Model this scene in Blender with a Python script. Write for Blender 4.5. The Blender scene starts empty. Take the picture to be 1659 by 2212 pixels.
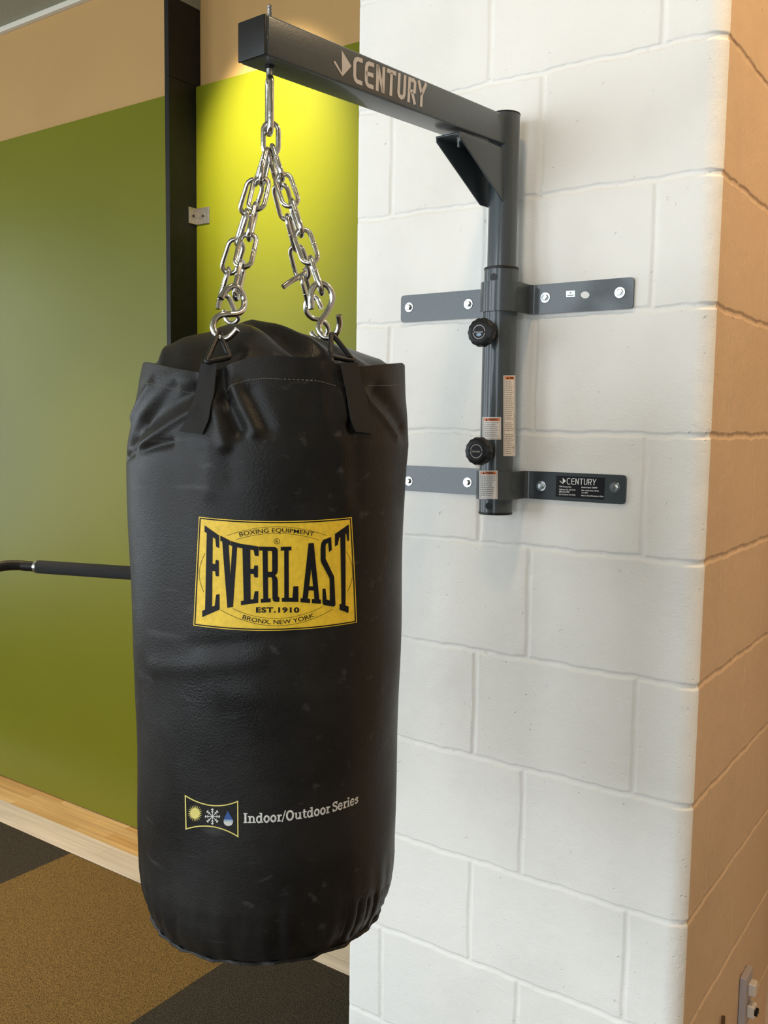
import bpy, bmesh, math, random
import numpy as np
from mathutils import Matrix, Vector
random.seed(7)
C = bpy.context.scene.collection
SC = bpy.context.scene
PI = math.pi

# ------------------------------------------------------------------ camera
CAM = np.array([1.1136, -1.4859, -0.5962])
FPX = 1995.156
_yaw, _pit, _rol = -0.609388622, 0.0958061451, 0.0138584242
_cy, _sy, _cp, _sp = math.cos(_yaw), math.sin(_yaw), math.cos(_pit), math.sin(_pit)
FW = np.array([_sy*_cp, _cy*_cp, -_sp])
_r = np.array([_cy, -_sy, 0.0]); _u = np.cross(_r, FW)
RT = _r*math.cos(_rol) + _u*math.sin(_rol)
UP = _u*math.cos(_rol) - _r*math.sin(_rol)
cd = bpy.data.cameras.new('camera'); cam = bpy.data.objects.new('camera', cd); C.objects.link(cam)
cd.sensor_fit = 'HORIZONTAL'; cd.sensor_width = 36.0; cd.lens = FPX*36.0/1659.0
cd.clip_start = 0.02; cd.clip_end = 100
m = Matrix.Identity(4)
for i in range(3):
    m[i][0] = RT[i]; m[i][1] = UP[i]; m[i][2] = -FW[i]; m[i][3] = CAM[i]
cam.matrix_world = m
SC.camera = cam

# ------------------------------------------------------------------ light
SC.view_settings.view_transform = 'Standard'; SC.view_settings.look = 'None'
SC.view_settings.gamma = 1.0; SC.view_settings.use_curve_mapping = False
SC.view_settings.exposure = 0.0
wd = bpy.data.worlds.new('world'); SC.world = wd; wd.use_nodes = True
wd.node_tree.nodes['Background'].inputs[0].default_value = (0.75, 0.85, 1.0, 1)
wd.node_tree.nodes['Background'].inputs[1].default_value = 0.3

FLZ, CEZ = -2.136, 0.93          # floor and ceiling heights
XL, XR, YB = -5.2, 4.2, -5.0     # left wall, right wall, wall behind the camera
DAY = (0.84, 0.92, 1.0)
WARM = (1.0, 0.71, 0.42)
def area(name, loc, direction, sx, sy, power, col, spread=None):
    d = bpy.data.lights.new(name, 'AREA'); d.shape = 'RECTANGLE'; d.size = sx; d.size_y = sy
    d.energy = power; d.color = col
    if spread: d.spread = spread
    o = bpy.data.objects.new(name, d); C.objects.link(o); o.location = loc
    o.rotation_euler = Vector(direction).to_track_quat('-Z', 'Y').to_euler()
    return o
def spot(name, loc, direction, power, col, ang, blend, rad):
    d = bpy.data.lights.new(name, 'SPOT'); d.energy = power; d.color = col
    d.spot_size = ang; d.spot_blend = blend; d.shadow_soft_size = rad
    o = bpy.data.objects.new(name, d); C.objects.link(o); o.location = loc
    o.rotation_euler = Vector(direction).to_track_quat('-Z', 'Y').to_euler()
    return o
# daylight through the windows of the left wall and of the wall behind the camera
WIN_L = [(-1.05, 1.1), (-3.4, 1.6)]           # y centre, width
WIN_B = [(-3.1, 1.5), (-1.1, 1.5), (1.6, 1.5)]           # x centre, width
WZ0, WZ1 = -1.75, 0.65
POW_L = [24, 42]
POW_B = [64, 74, 44]
for i, (yc, w) in enumerate(WIN_L):
    area('window_light', (XL+0.06, yc, (WZ0+WZ1)/2), (1, 0, 0), w, WZ1-WZ0, POW_L[i], DAY)
for i, (xc, w) in enumerate(WIN_B):
    area('window_light', (xc, YB+0.06, (WZ0+WZ1)/2), (0, 1, 0), w, WZ1-WZ0, POW_B[i], DAY)
# ceiling downlights; the far left one is added to brighten the floor
LAMPS = [(-0.88, 0.12), (0.55, -0.95), (1.45, 0.05), (-1.7, 0.0), (-1.2, -2.2), (1.6, -3.0), (2.6, 0.2)]
LPOW = [370, 38, 106, 205, 12, 14, 30]
for i, (x, y) in enumerate(LAMPS):
    if i == 0:
        spot('downlight_beam', (x, y, CEZ-0.02), (0.0, 0.62, -0.66), LPOW[i], (1.0, .93, .62), 0.86, 1.0, 0.03)
    else:
        spot('downlight_beam', (x, y, CEZ-0.02), (0, 0, -1), LPOW[i], WARM, 1.15 if i == 3 else 2.7, 0.8, 0.07)  # narrow cone keeps the added far left lamp on the floor

# ------------------------------------------------------------------ geometry from the photograph's viewpoint
def ray(x, y):
    return ((x-829.5)*RT - (y-1106.0)*UP + FPX*FW)/FPX
def onY(x, y, Y):
    d = ray(x, y); return CAM + d*(Y-CAM[1])/d[1]
def onX(x, y, X):
    d = ray(x, y); return CAM + d*(X-CAM[0])/d[0]
def onZ(x, y, Z):
    d = ray(x, y); return CAM + d*(Z-CAM[2])/d[2]
def onplane(x, y, p0, n):
    d = ray(x, y); return CAM + d*(np.dot(p0-CAM, n)/np.dot(d, n))

# ------------------------------------------------------------------ materials
def mat(name, col, rough=0.5, metal=0.0, spec=0.5, noise=None, bump=None, bump2=None, emit=None, coat=0, alpha_noise=None):
    """noise=(scale, amount, detail)   bump=(scale, distance)"""
    M = bpy.data.materials.new(name); M.use_nodes = True
    nt = M.node_tree; nd = nt.nodes; b = nd['Principled BSDF']
    b.inputs['Base Color'].default_value = (*col, 1); b.inputs['Roughness'].default_value = rough
    b.inputs['Metallic'].default_value = metal; b.inputs['Specular IOR Level'].default_value = spec
    if coat: b.inputs['Coat Weight'].default_value = coat; b.inputs['Coat Roughness'].default_value = 0.09
    tc = nd.new('ShaderNodeTexCoord')
    if noise:
        n = nd.new('ShaderNodeTexNoise'); n.inputs['Scale'].default_value = noise[0]; n.inputs['Detail'].default_value = noise[2] if len(noise) > 2 else 3
        nt.links.new(tc.outputs['Object'], n.inputs['Vector'])
        mr = nd.new('ShaderNodeMapRange'); mr.inputs['From Min'].default_value = 0.3; mr.inputs['From Max'].default_value = 0.7
        mr.inputs['To Min'].default_value = 1-noise[1]; mr.inputs['To Max'].default_value = 1+noise[1]
        nt.links.new(n.outputs['Fac'], mr.inputs['Value'])
        mx = nd.new('ShaderNodeVectorMath'); mx.operation = 'SCALE'; mx.inputs[0].default_value = col
        nt.links.new(mr.outputs[0], mx.inputs['Scale']); nt.links.new(mx.outputs[0], b.inputs['Base Color'])
    prev = None
    for bp in (bump, bump2):
        if bp:
            n = nd.new('ShaderNodeTexNoise'); n.inputs['Scale'].default_value = bp[0]; n.inputs['Detail'].default_value = 4
            nt.links.new(tc.outputs['Object'], n.inputs['Vector'])
            bu = nd.new('ShaderNodeBump'); bu.inputs['Distance'].default_value = bp[1]; bu.inputs['Strength'].default_value = 1
            nt.links.new(n.outputs['Fac'], bu.inputs['Height'])
            if prev: nt.links.new(prev.outputs[0], bu.inputs['Normal'])
            prev = bu
    if prev: nt.links.new(prev.outputs[0], b.inputs['Normal'])
    if emit:
        b.inputs['Emission Color'].default_value = (*col, 1); b.inputs['Emission Strength'].default_value = emit
    return M

def block_paint(name, col):
    M = bpy.data.materials.new(name); M.use_nodes = True
    nt = M.node_tree; nd = nt.nodes; b = nd['Principled BSDF']
    b.inputs['Roughness'].default_value = 0.55; b.inputs['Specular IOR Level'].default_value = 0.35
    tc = nd.new('ShaderNodeTexCoord')
    # faint grey smudges, blotchy
    n = nd.new('ShaderNodeTexNoise'); n.inputs['Scale'].default_value = 3.2; n.inputs['Detail'].default_value = 5
    nt.links.new(tc.outputs['Object'], n.inputs['Vector'])
    r = nd.new('ShaderNodeValToRGB'); r.color_ramp.elements[0].position = .30; r.color_ramp.elements[1].position = .52
    c0 = [c*0.90 for c in col]
    r.color_ramp.elements[0].color = (*c0, 1); r.color_ramp.elements[1].color = (*col, 1)
    nt.links.new(n.outputs['Fac'], r.inputs['Fac']); nt.links.new(r.outputs[0], b.inputs['Base Color'])
    # sand texture and pits
    n1 = nd.new('ShaderNodeTexNoise'); n1.inputs['Scale'].default_value = 260; n1.inputs['Detail'].default_value = 3
    nt.links.new(tc.outputs['Object'], n1.inputs['Vector'])
    b1 = nd.new('ShaderNodeBump'); b1.inputs['Distance'].default_value = 0.0007; nt.links.new(n1.outputs['Fac'], b1.inputs['Height'])
    n3 = nd.new('ShaderNodeTexNoise'); n3.inputs['Scale'].default_value = 28; n3.inputs['Detail'].default_value = 3
    nt.links.new(tc.outputs['Object'], n3.inputs['Vector'])
    b3 = nd.new('ShaderNodeBump'); b3.inputs['Distance'].default_value = 0.0022; nt.links.new(n3.outputs['Fac'], b3.inputs['Height'])
    nt.links.new(b1.outputs[0], b3.inputs['Normal'])
    v = nd.new('ShaderNodeTexNoise'); v.inputs['Scale'].default_value = 95; v.inputs['Detail'].default_value = 1.5
    nt.links.new(tc.outputs['Object'], v.inputs['Vector'])
    rp = nd.new('ShaderNodeValToRGB'); rp.color_ramp.elements[0].position = .22; rp.color_ramp.elements[1].position = .30
    nt.links.new(v.outputs['Fac'], rp.inputs['Fac'])
    b2 = nd.new('ShaderNodeBump'); b2.inputs['Distance'].default_value = 0.0010
    nt.links.new(rp.outputs[0], b2.inputs['Height']); nt.links.new(b3.outputs[0], b2.inputs['Normal'])
    nt.links.new(b2.outputs[0], b.inputs['Normal'])
    return M

M_WHITE = block_paint('white_block_paint', (0.86, 0.84, 0.785))
M_TANB = block_paint('tan_block_paint', (0.64, 0.46, 0.295))
M_TANW = mat('tan_wall_paint', (0.43, 0.25, 0.085), 0.7, noise=(2, .04), bump=(120, .0004))
M_GREEN = mat('green_panel', (0.150, 0.150, 0.006), 0.36, spec=0.24, noise=(1.4, .05), coat=0.0)
M_CEIL = mat('ceiling_tile', (0.30, 0.30, 0.22), 0.9, bump=(200, .001))
M_TRIMW = mat('pale_trim', (0.62, 0.58, 0.48), 0.5)
M_ROOM = mat('room_wall_paint', (0.62, 0.58, 0.50), 0.8, noise=(3, .03))
M_BLACKST = mat('black_steel', (0.008, 0.007, 0.006), 0.5, spec=.25, noise=(30, .2), bump=(300, .0002))
M_GREY = mat('hammertone_grey_steel', (0.050, 0.061, 0.067), 0.36, metal=0.08, spec=.32, noise=(350, .10, 2), bump=(420, .00015), coat=.34)
M_BLKPL = mat('black_plastic', (0.008, 0.008, 0.008), 0.42, spec=.3, bump=(200, .0002))
M_CHROME = mat('bright_zinc', (0.62, 0.60, 0.57), 0.17, metal=1.0, noise=(60, .06), bump=(150, .0003))
M_ZINC = mat('zinc_bolt', (0.58, 0.62, 0.63), 0.25, metal=1.0)
M_ALU = mat('brushed_aluminium', (0.42, 0.37, 0.33), 0.38, metal=0.9, noise=(90, .15))
M_FOAM = mat('black_foam', (0.014, 0.014, 0.014), 0.9, bump=(400, .0008))
M_WEB = mat('black_webbing', (0.010, 0.009, 0.008), 0.85, bump=(900, .0008))
M_LOGO = mat('pale_grey_print', (0.50, 0.47, 0.46), 0.5)
M_WHT = mat('white_print', (0.82, 0.82, 0.80), 0.5)
M_STICK = mat('label_paper', (0.68, 0.63, 0.58), 0.35)
M_ORANGE = mat('orange_print', (0.75, 0.19, 0.03), 0.4)
M_TEXTG = mat('grey_print', (0.26, 0.23, 0.21), 0.6)
M_BLKPR = mat('black_print', (0.008, 0.008, 0.010), 0.5, spec=.2, noise=(500, .3))
M_YEL = mat('yellow_print', (0.84, 0.55, 0.03), 0.5, noise=(160, .10, 4), bump=(600, .0002))
M_YELP = mat('pale_yellow_print', (0.68, 0.58, 0.16), 0.5)
M_WHTP = mat('worn_white_print', (0.60, 0.59, 0.55), 0.6, noise=(500, .25))
M_BLUE = mat('blue_print', (0.03, 0.08, 0.28), 0.5)
M_BLUE2 = mat('pale_blue_print', (0.25, 0.36, 0.48), 0.5)
M_STITCH = mat('grey_thread', (0.17, 0.155, 0.13), 0.8)
M_IVORY = mat('outlet_plastic', (0.66, 0.58, 0.50), 0.45)
M_OUTG = mat('outlet_grey_box', (0.40, 0.36, 0.36), 0.55)
M_BROWN = mat('brown_cord', (0.10, 0.045, 0.012), 0.6)
M_LAMP = mat('lamp_glass', (1.0, 0.85, 0.62), 0.5, emit=4.0)
M_WFRAME = mat('window_frame_paint', (0.10, 0.10, 0.10), 0.5)

def vinyl():
    M = bpy.data.materials.new('black_vinyl'); M.use_nodes = True
    nt = M.node_tree; nd = nt.nodes; b = nd['Principled BSDF']
    b.inputs['Specular IOR Level'].default_value = 0.24
    tc = nd.new('ShaderNodeTexCoord')
    n = nd.new('ShaderNodeTexNoise'); n.inputs['Scale'].default_value = 7; n.inputs['Detail'].default_value = 8; n.inputs['Roughness'].default_value = .62
    nt.links.new(tc.outputs['Object'], n.inputs['Vector'])
    r = nd.new('ShaderNodeValToRGB'); r.color_ramp.elements[0].position = .35; r.color_ramp.elements[1].position = .75
    r.color_ramp.elements[0].color = (.0060, .0056, .0052, 1); r.color_ramp.elements[1].color = (.019, .0175, .016, 1)
    nt.links.new(n.outputs['Fac'], r.inputs['Fac'])
    # scratches: stretched noise
    mp = nd.new('ShaderNodeMapping'); mp.inputs['Rotation'].default_value = (0.3, 0.5, 0.2); mp.inputs['Scale'].default_value = (6, 60, 70)
    nt.links.new(tc.outputs['Object'], mp.inputs['Vector'])
    s = nd.new('ShaderNodeTexNoise'); s.inputs['Scale'].default_value = 1.0; s.inputs['Detail'].default_value = 4
    nt.links.new(mp.outputs[0], s.inputs['Vector'])
    rs = nd.new('ShaderNodeValToRGB'); rs.color_ramp.elements[0].position = .63; rs.color_ramp.elements[1].position = .74
    nt.links.new(s.outputs['Fac'], rs.inputs['Fac'])
    mx = nd.new('ShaderNodeMix'); mx.data_type = 'RGBA'
    nt.links.new(rs.outputs[0], mx.inputs[0]); nt.links.new(r.outputs[0], mx.inputs[6]); mx.inputs[7].default_value = (.034, .033, .032, 1)
    nt.links.new(mx.outputs[2], b.inputs['Base Color'])
    rr = nd.new('ShaderNodeMapRange'); rr.inputs['From Min'].default_value = .3; rr.inputs['From Max'].default_value = .7
    rr.inputs['To Min'].default_value = .34; rr.inputs['To Max'].default_value = .54
    nt.links.new(n.outputs['Fac'], rr.inputs['Value']); nt.links.new(rr.outputs[0], b.inputs['Roughness'])
    g = nd.new('ShaderNodeTexVoronoi'); g.inputs['Scale'].default_value = 420
    nt.links.new(tc.outputs['Object'], g.inputs['Vector'])
    bu = nd.new('ShaderNodeBump'); bu.inputs['Distance'].default_value = .0002; nt.links.new(g.outputs['Distance'], bu.inputs['Height'])
    n4 = nd.new('ShaderNodeTexNoise'); n4.inputs['Scale'].default_value = 26; n4.inputs['Detail'].default_value = 5
    nt.links.new(tc.outputs['Object'], n4.inputs['Vector'])
    b4 = nd.new('ShaderNodeBump'); b4.inputs['Distance'].default_value = .0006; nt.links.new(n4.outputs['Fac'], b4.inputs['Height'])
    nt.links.new(bu.outputs[0], b4.inputs['Normal']); nt.links.new(b4.outputs[0], b.inputs['Normal'])
    return M
M_VINYL = vinyl()

def rubber_floor():
    M = bpy.data.materials.new('rubber_tile_checker'); M.use_nodes = True
    nt = M.node_tree; nd = nt.nodes; b = nd['Principled BSDF']; b.inputs['Roughness'].default_value = .75
    b.inputs['Specular IOR Level'].default_value = .3
    tc = nd.new('ShaderNodeTexCoord'); mp = nd.new('ShaderNodeMapping')
    mp.inputs['Location'].default_value = (0.6807/0.914+1, -0.4745/0.914+20.0, 0.5); mp.inputs['Scale'].default_value = (1/0.914, 1/0.914, 0)
    nt.links.new(tc.outputs['Object'], mp.inputs['Vector'])
    ck = nd.new('ShaderNodeTexChecker'); ck.inputs['Scale'].default_value = 1.0
    nt.links.new(mp.outputs[0], ck.inputs['Vector'])
    def speck(base, a, bb, sc):
        n = nd.new('ShaderNodeTexNoise'); n.inputs['Scale'].default_value = sc; n.inputs['Detail'].default_value = 2
        nt.links.new(tc.outputs['Object'], n.inputs['Vector'])
        r = nd.new('ShaderNodeValToRGB')
        r.color_ramp.elements[0].position = .33; r.color_ramp.elements[0].color = (*a, 1)
        r.color_ramp.elements[1].position = .66; r.color_ramp.elements[1].color = (*bb, 1)
        e = r.color_ramp.elements.new(.48); e.color = (*base, 1)
        nt.links.new(n.outputs['Fac'], r.inputs['Fac']); return r
    br = speck((.165, .098, .026), (.050, .030, .008), (.28, .175, .058), 300)
    dk = speck((.024, .018, .013), (.013, .010, .008), (.095, .08, .06), 330)
    mx = nd.new('ShaderNodeMix'); mx.data_type = 'RGBA'
    nt.links.new(ck.outputs['Fac'], mx.inputs[0]); nt.links.new(dk.outputs[0], mx.inputs[6]); nt.links.new(br.outputs[0], mx.inputs[7])
    nt.links.new(mx.outputs[2], b.inputs['Base Color'])
    n = nd.new('ShaderNodeTexNoise'); n.inputs['Scale'].default_value = 250
    nt.links.new(tc.outputs['Object'], n.inputs['Vector'])
    bu = nd.new('ShaderNodeBump'); bu.inputs['Distance'].default_value = .001; nt.links.new(n.outputs['Fac'], bu.inputs['Height'])
    nt.links.new(bu.outputs[0], b.inputs['Normal'])
    return M
def planks(name, c1, c2, length, width, rough):
    M = bpy.data.materials.new(name); M.use_nodes = True
    nt = M.node_tree; nd = nt.nodes; b = nd['Principled BSDF']; b.inputs['Roughness'].default_value = rough
    tc = nd.new('ShaderNodeTexCoord')
    br = nd.new('ShaderNodeTexBrick'); br.inputs['Scale'].default_value = 1; br.inputs['Brick Width'].default_value = length
    br.inputs['Row Height'].default_value = width; br.inputs['Mortar Size'].default_value = .0006; br.offset = .37
    br.inputs['Color1'].default_value = (*c1, 1); br.inputs['Color2'].default_value = (*c2, 1)
    br.inputs['Mortar'].default_value = (c1[0]*.55, c1[1]*.5, c1[2]*.45, 1)
    nt.links.new(tc.outputs['Object'], br.inputs['Vector'])
    mp = nd.new('ShaderNodeMapping'); mp.inputs['Scale'].default_value = (3, 60, 60)
    nt.links.new(tc.outputs['Object'], mp.inputs['Vector'])
    n = nd.new('ShaderNodeTexNoise'); n.inputs['Scale'].default_value = 1; n.inputs['Detail'].default_value = 5
    nt.links.new(mp.outputs[0], n.inputs['Vector'])
    mr = nd.new('ShaderNodeMapRange'); mr.inputs['From Min'].default_value = .3; mr.inputs['From Max'].default_value = .7
    mr.inputs['To Min'].default_value = .82; mr.inputs['To Max'].default_value = 1.12
    nt.links.new(n.outputs['Fac'], mr.inputs['Value'])
    mx = nd.new('ShaderNodeVectorMath'); mx.operation = 'SCALE'
    nt.links.new(br.outputs['Color'], mx.inputs[0]); nt.links.new(mr.outputs[0], mx.inputs['Scale'])
    nt.links.new(mx.outputs[0], b.inputs['Base Color'])
    return M
M_RUB = rubber_floor()
M_WOOD = planks('honey_wood_planks', (.82, .56, .27), (.60, .34, .12), .40, .048, .25)
M_PALE = planks('pale_wood_plank', (.76, .67, .59), (.70, .61, .52), 1.1, .13, .3)

# ------------------------------------------------------------------ mesh helpers
class MB:
    def __init__(s): s.v = []; s.f = []; s.m = []
    def add(s, vs, fs, m=0):
        o = len(s.v); s.v += [tuple(map(float, p)) for p in vs]
        s.f += [tuple(o+i for i in f) for f in fs]; s.m += [m]*len(fs)
        return s
    def box(s, x0, x1, y0, y1, z0, z1, m=0):
        v = [(x, y, z) for x in (x0, x1) for y in (y0, y1) for z in (z0, z1)]
        return s.add(v, [(0, 1, 3, 2), (4, 6, 7, 5), (0, 4, 5, 1), (2, 3, 7, 6), (0, 2, 6, 4), (1, 5, 7, 3)], m)
    def obox(s, o, a, b, c, m=0):
        """box with corner o and edge vectors a, b, c"""
        o, a, b, c = map(np.array, (o, a, b, c))
        v = [o+i*a+j*b+k*c for i in (0, 1) for j in (0, 1) for k in (0, 1)]
        return s.add(v, [(0, 1, 3, 2), (4, 6, 7, 5), (0, 4, 5, 1), (2, 3, 7, 6), (0, 2, 6, 4), (1, 5, 7, 3)], m)
    def tube(s, pts, r, closed=False, seg=12, m=0, caps=True):
        P = [np.array(p, float) for p in pts]; n = len(P)
        rr = r if hasattr(r, '__len__') else [r]*n
        T = []
        for i in range(n):
            a = P[(i-1) % n] if (closed or i > 0) else P[i]; b = P[(i+1) % n] if (closed or i < n-1) else P[i]
            t = b-a; T.append(t/np.linalg.norm(t))
        up = np.array([0, 0, 1.0]) if abs(T[0][2]) < .9 else np.array([1.0, 0, 0])
        N = np.cross(T[0], up); N /= np.linalg.norm(N); frames = []
        for i in range(n):
            N = N - T[i]*np.dot(N, T[i]); N /= np.linalg.norm(N); frames.append((N.copy(), np.cross(T[i], N)))
        vs = []
        for i in range(n):
            for k in range(seg):
                a = 2*PI*k/seg; vs.append(P[i]+rr[i]*(math.cos(a)*frames[i][0]+math.sin(a)*frames[i][1]))
        fs = []
        twist = 0
        if closed:
            d = [np.linalg.norm(vs[(n-1)*seg+0]-vs[k]) for k in range(seg)]; twist = int(np.argmin(d))
        for i in range(n if closed else n-1):
            j = (i+1) % n; tw = twist if (closed and i == n-1) else 0
            for k in range(seg):
                k2 = (k+1) % seg
                fs.append((i*seg+k, i*seg+k2, j*seg+(k2+tw) % seg, j*seg+(k+tw) % seg))
        if caps and not closed:
            fs.append(tuple(range(seg-1, -1, -1))); fs.append(tuple((n-1)*seg+k for k in range(seg)))
        return s.add(vs, fs, m)
    def lathe(s, prof, o, ax, seg=32, m=0, lobes=None):
        """prof: (radius, height along ax) list; closed to the axis when radius is 0"""
        o = np.array(o, float); ax = np.array(ax, float); ax /= np.linalg.norm(ax)
        up = np.array([0, 0, 1.0]) if abs(ax[2]) < .9 else np.array([1.0, 0, 0])
        e1 = np.cross(up, ax); e1 /= np.linalg.norm(e1); e2 = np.cross(ax, e1)
        vs = []
        for (r, h) in prof:
            for k in range(seg):
                a = 2*PI*k/seg; q = r*(lobes(a, r, h) if lobes else 1)
                vs.append(o+ax*h+q*(math.cos(a)*e1+math.sin(a)*e2))
        fs = []
        for i in range(len(prof)-1):
            for k in range(seg):
                k2 = (k+1) % seg; fs.append((i*seg+k, i*seg+k2, (i+1)*seg+k2, (i+1)*seg+k))
        fs.append(tuple(range(seg-1, -1, -1))); fs.append(tuple((len(prof)-1)*seg+k for k in range(seg)))
        return s.add(vs, fs, m)
    def build(s, name, mats, parent=None, smooth=False, bevel=0, auto=None, recalc=True):
        me = bpy.data.meshes.new(name); me.from_pydata(s.v, [], s.f); me.update()
        if not isinstance(mats, (list, tuple)): mats = [mats]
        for mm in mats: me.materials.append(mm)
        me.polygons.foreach_set('material_index', s.m)
        bm = bmesh.new(); bm.from_mesh(me)
        if bevel:
            bmesh.ops.remove_doubles(bm, verts=bm.verts, dist=1e-6)
            bmesh.ops.bevel(bm, geom=[e for e in bm.edges if len(e.link_faces) == 2 and e.calc_face_angle(0) > .5],
                            offset=bevel, segments=3, affect='EDGES', profile=.5)
        if recalc: bmesh.ops.recalc_face_normals(bm, faces=bm.faces)
        bm.to_mesh(me); bm.free()
        if smooth:
            me.polygons.foreach_set('use_smooth', [True]*len(me.polygons))
            if auto is not None:
                me.set_sharp_from_angle(angle=auto)
        o = bpy.data.objects.new(name, me); C.objects.link(o)
        if parent:
            o.parent = parent; o.matrix_parent_inverse = Matrix.Identity(4)
            o.location = -Vector(wloc(parent))
        return o
def wloc(o):
    p = Vector(o.location)
    while o.parent: o = o.parent; p = p+Vector(o.location)
    return p
def tag(o, label=None, cat=None, group=None, kind=None):
    if label: o['label'] = label
    if cat: o['category'] = cat
    if group: o['group'] = group
    if kind: o['kind'] = kind
    return o
def thing(name, loc, label, cat, group=None):
    o = bpy.data.objects.new(name, None); C.objects.link(o); o.location = loc; o.empty_display_size = .05
    return tag(o, label, cat, group)
def struct(o): o['kind'] = 'structure'; return o

# ------------------------------------------------------------------ concrete block pillar
HB = 0.2032; PW = 0.6946
YP = 0.7418            # face of the green panel
YW = 0.762             # tan wall behind it
YR = 0.690             # wall to the right of the pillar
def pillar():
    rl, rr = 0.008, 0.030
    pts = []      # (x, y, nx, ny, s)
    s = 0
    def line(p, q, n, step):
        nonlocal s
        L = math.hypot(q[0]-p[0], q[1]-p[1]); k = max(1, int(round(L/step)))
        for i in range(k):
            pts.append((p[0]+(q[0]-p[0])*i/k, p[1]+(q[1]-p[1])*i/k, n[0], n[1], s+L*i/k))
        s += L
    def arc(c, r, a0, a1, k):
        nonlocal s
        for i in range(k):
            a = a0+(a1-a0)*i/k
            pts.append((c[0]+r*math.cos(a), c[1]+r*math.sin(a), math.cos(a), math.sin(a), s+r*abs(a1-a0)*i/k))
        s += r*abs(a1-a0)
    line((0, YW+.01), (0, rl), (-1, 0), .08)
    arc((rl, rl), rl, PI, 1.5*PI, 5)
    s_front = s-rl
    # front: dense
    line((rl, 0), (PW-rr, 0), (0, -1), .0026)
    arc((PW-rr, rr), rr, 1.5*PI, 2*PI, 14)
    s_side = s
    line((PW, rr), (PW, YR+.01), (1, 0), .004)
    pts.append((PW, YR+.01, 1, 0, s))
    A = {0: (.0847, .3942), 1: (.2899, .5975)}
    SJ = .085
    side = {0: (s_side+SJ, s_side+SJ+.308, s_side+SJ+.616), 1: (s_side+SJ+.20, s_side+SJ+.508)}
    zs = []
    z = FLZ
    rows = [-HB*k for k in range(-5, 11)]
    grid = set()
    zz = FLZ
    while zz < CEZ:
        grid.add(round(zz, 4)); zz += .02
    grid.add(CEZ)
    for r in rows:
        for d in np.linspace(-.012, .012, 15): 
            if FLZ < r+d < CEZ: grid.add(round(r+d, 4))
    zs = sorted(grid)
    def wob(a, b): return .0011*math.sin(a*37+b*5)+.0008*math.sin(a*91+b*3.1)+.0005*math.sin(a*210+b)
    def groove(d, w): # d distance from centre: concave tooled joint
        x = abs(d)/w
        if x >= 1.25: return 0
        if x < .75: return 1-.25*x*x
        t = (x-.75)/.5; return (1-.25*.5625)*(1-t*t*(3-2*t))
    mb = MB(); ns = len(pts)
    vs = []
    for z in zs:
        k = math.floor(-z/HB)      # course number: 0 lies between row 0 and row 1
        par = k % 2
        for (x, y, nx, ny, s) in pts:
            g = 0
            for r in (-HB*k, -HB*(k+1)):
                g = max(g, groove(z-r-wob(s, r), .0046))
            cols = [s_front+a for a in A[par]]+list(side[par])
            for i, c in enumerate(cols):
                g = max(g, groove(s-c-wob(z, c)*.7, .0044)*(1 if s < s_side else .6))
            dp = -.0026*g
            if nx < -.9: dp = 0
            vs.append((x+nx*dp, y+ny*dp, z))
    fs = []; ms = []
    for j in range(len(zs)-1):
        for i in range(ns-1):
            fs.append((j*ns+i, j*ns+i+1, (j+1)*ns+i+1, (j+1)*ns+i))
            sb = s_side-.009
            ms.append(1 if pts[i][4] > sb else 0)
    mb.v = vs; mb.f = fs; mb.m = ms
    o = mb.build('wall_pillar', [M_WHITE, M_TANB], smooth=True, recalc=True)
    # recalc may flip an open shell: make the front face look at the camera
    me = o.data
    for p in me.polygons:
        if abs(p.center.y) < .002 and .1 < p.center.x < .6:
            if p.normal.y > 0: me.flip_normals()
            break
    return struct(o)
pillar()

# ------------------------------------------------------------------ room shell
struct(MB().box(XL-.2, XR+.2, YB-.2, .477, FLZ-.05, FLZ).build('floor', M_RUB))
o = MB().box(XL-.2, XR+.2, .477, .596, FLZ-.05, FLZ+.001).build('trim_1', M_PALE); struct(o)
o = MB().box(XL-.2, XR+.2, .596, YW+.1, FLZ-.05, FLZ).build('trim_2', M_WOOD); struct(o)
struct(MB().box(XL-.2, XR+.2, YB-.2, YW+.1, CEZ, CEZ+.05).build('ceiling', M_CEIL))
struct(MB().box(XL-.2, PW-.02, YW, YW+.1, FLZ, CEZ).build('wall_back', M_TANW))
struct(MB().box(PW-.05, XR+.2, YR, YR+.1, FLZ, CEZ).build('wall_rear', M_TANB))
o = MB().box(XL, -.0005, YP-.0, YW-.001, FLZ+.004, .4985).build('wall_panel', M_GREEN, bevel=.0015); struct(o)
struct(MB().box(XL, 0, YW-.022, YW-.0005, CEZ-.02, CEZ-.0005).build('trim_3', M_TRIMW, bevel=.002))
def holed_wall(name, axis, pos, a0, a1, wins, thick):
    mb = MB(); cuts = sorted([(c-w/2, c+w/2) for c, w in wins]); cur = a0
    def bx(u0, u1, z0, z1):
        if axis == 'x': mb.box(pos-thick, pos, u0, u1, z0, z1)
        else: mb.box(u0, u1, pos-thick, pos, z0, z1)
    for (u0, u1) in cuts:
        bx(cur, u0, FLZ, CEZ); bx(u0, u1, FLZ, WZ0); bx(u0, u1, WZ1, CEZ); cur = u1
    bx(cur, a1, FLZ, CEZ)
    return struct(mb.build(name, M_ROOM))
holed_wall('wall_left', 'x', XL, YB, YW+.1, WIN_L, .2)
holed_wall('wall_front', 'y', YB, XL, XR, WIN_B, .2)
struct(MB().box(XR, XR+.2, YB, YW+.1, FLZ, CEZ).build('wall_right', M_ROOM))
M_PANE = mat('window_pane', (.75, .85, .95), .1, emit=2.5)
k = 0
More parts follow.
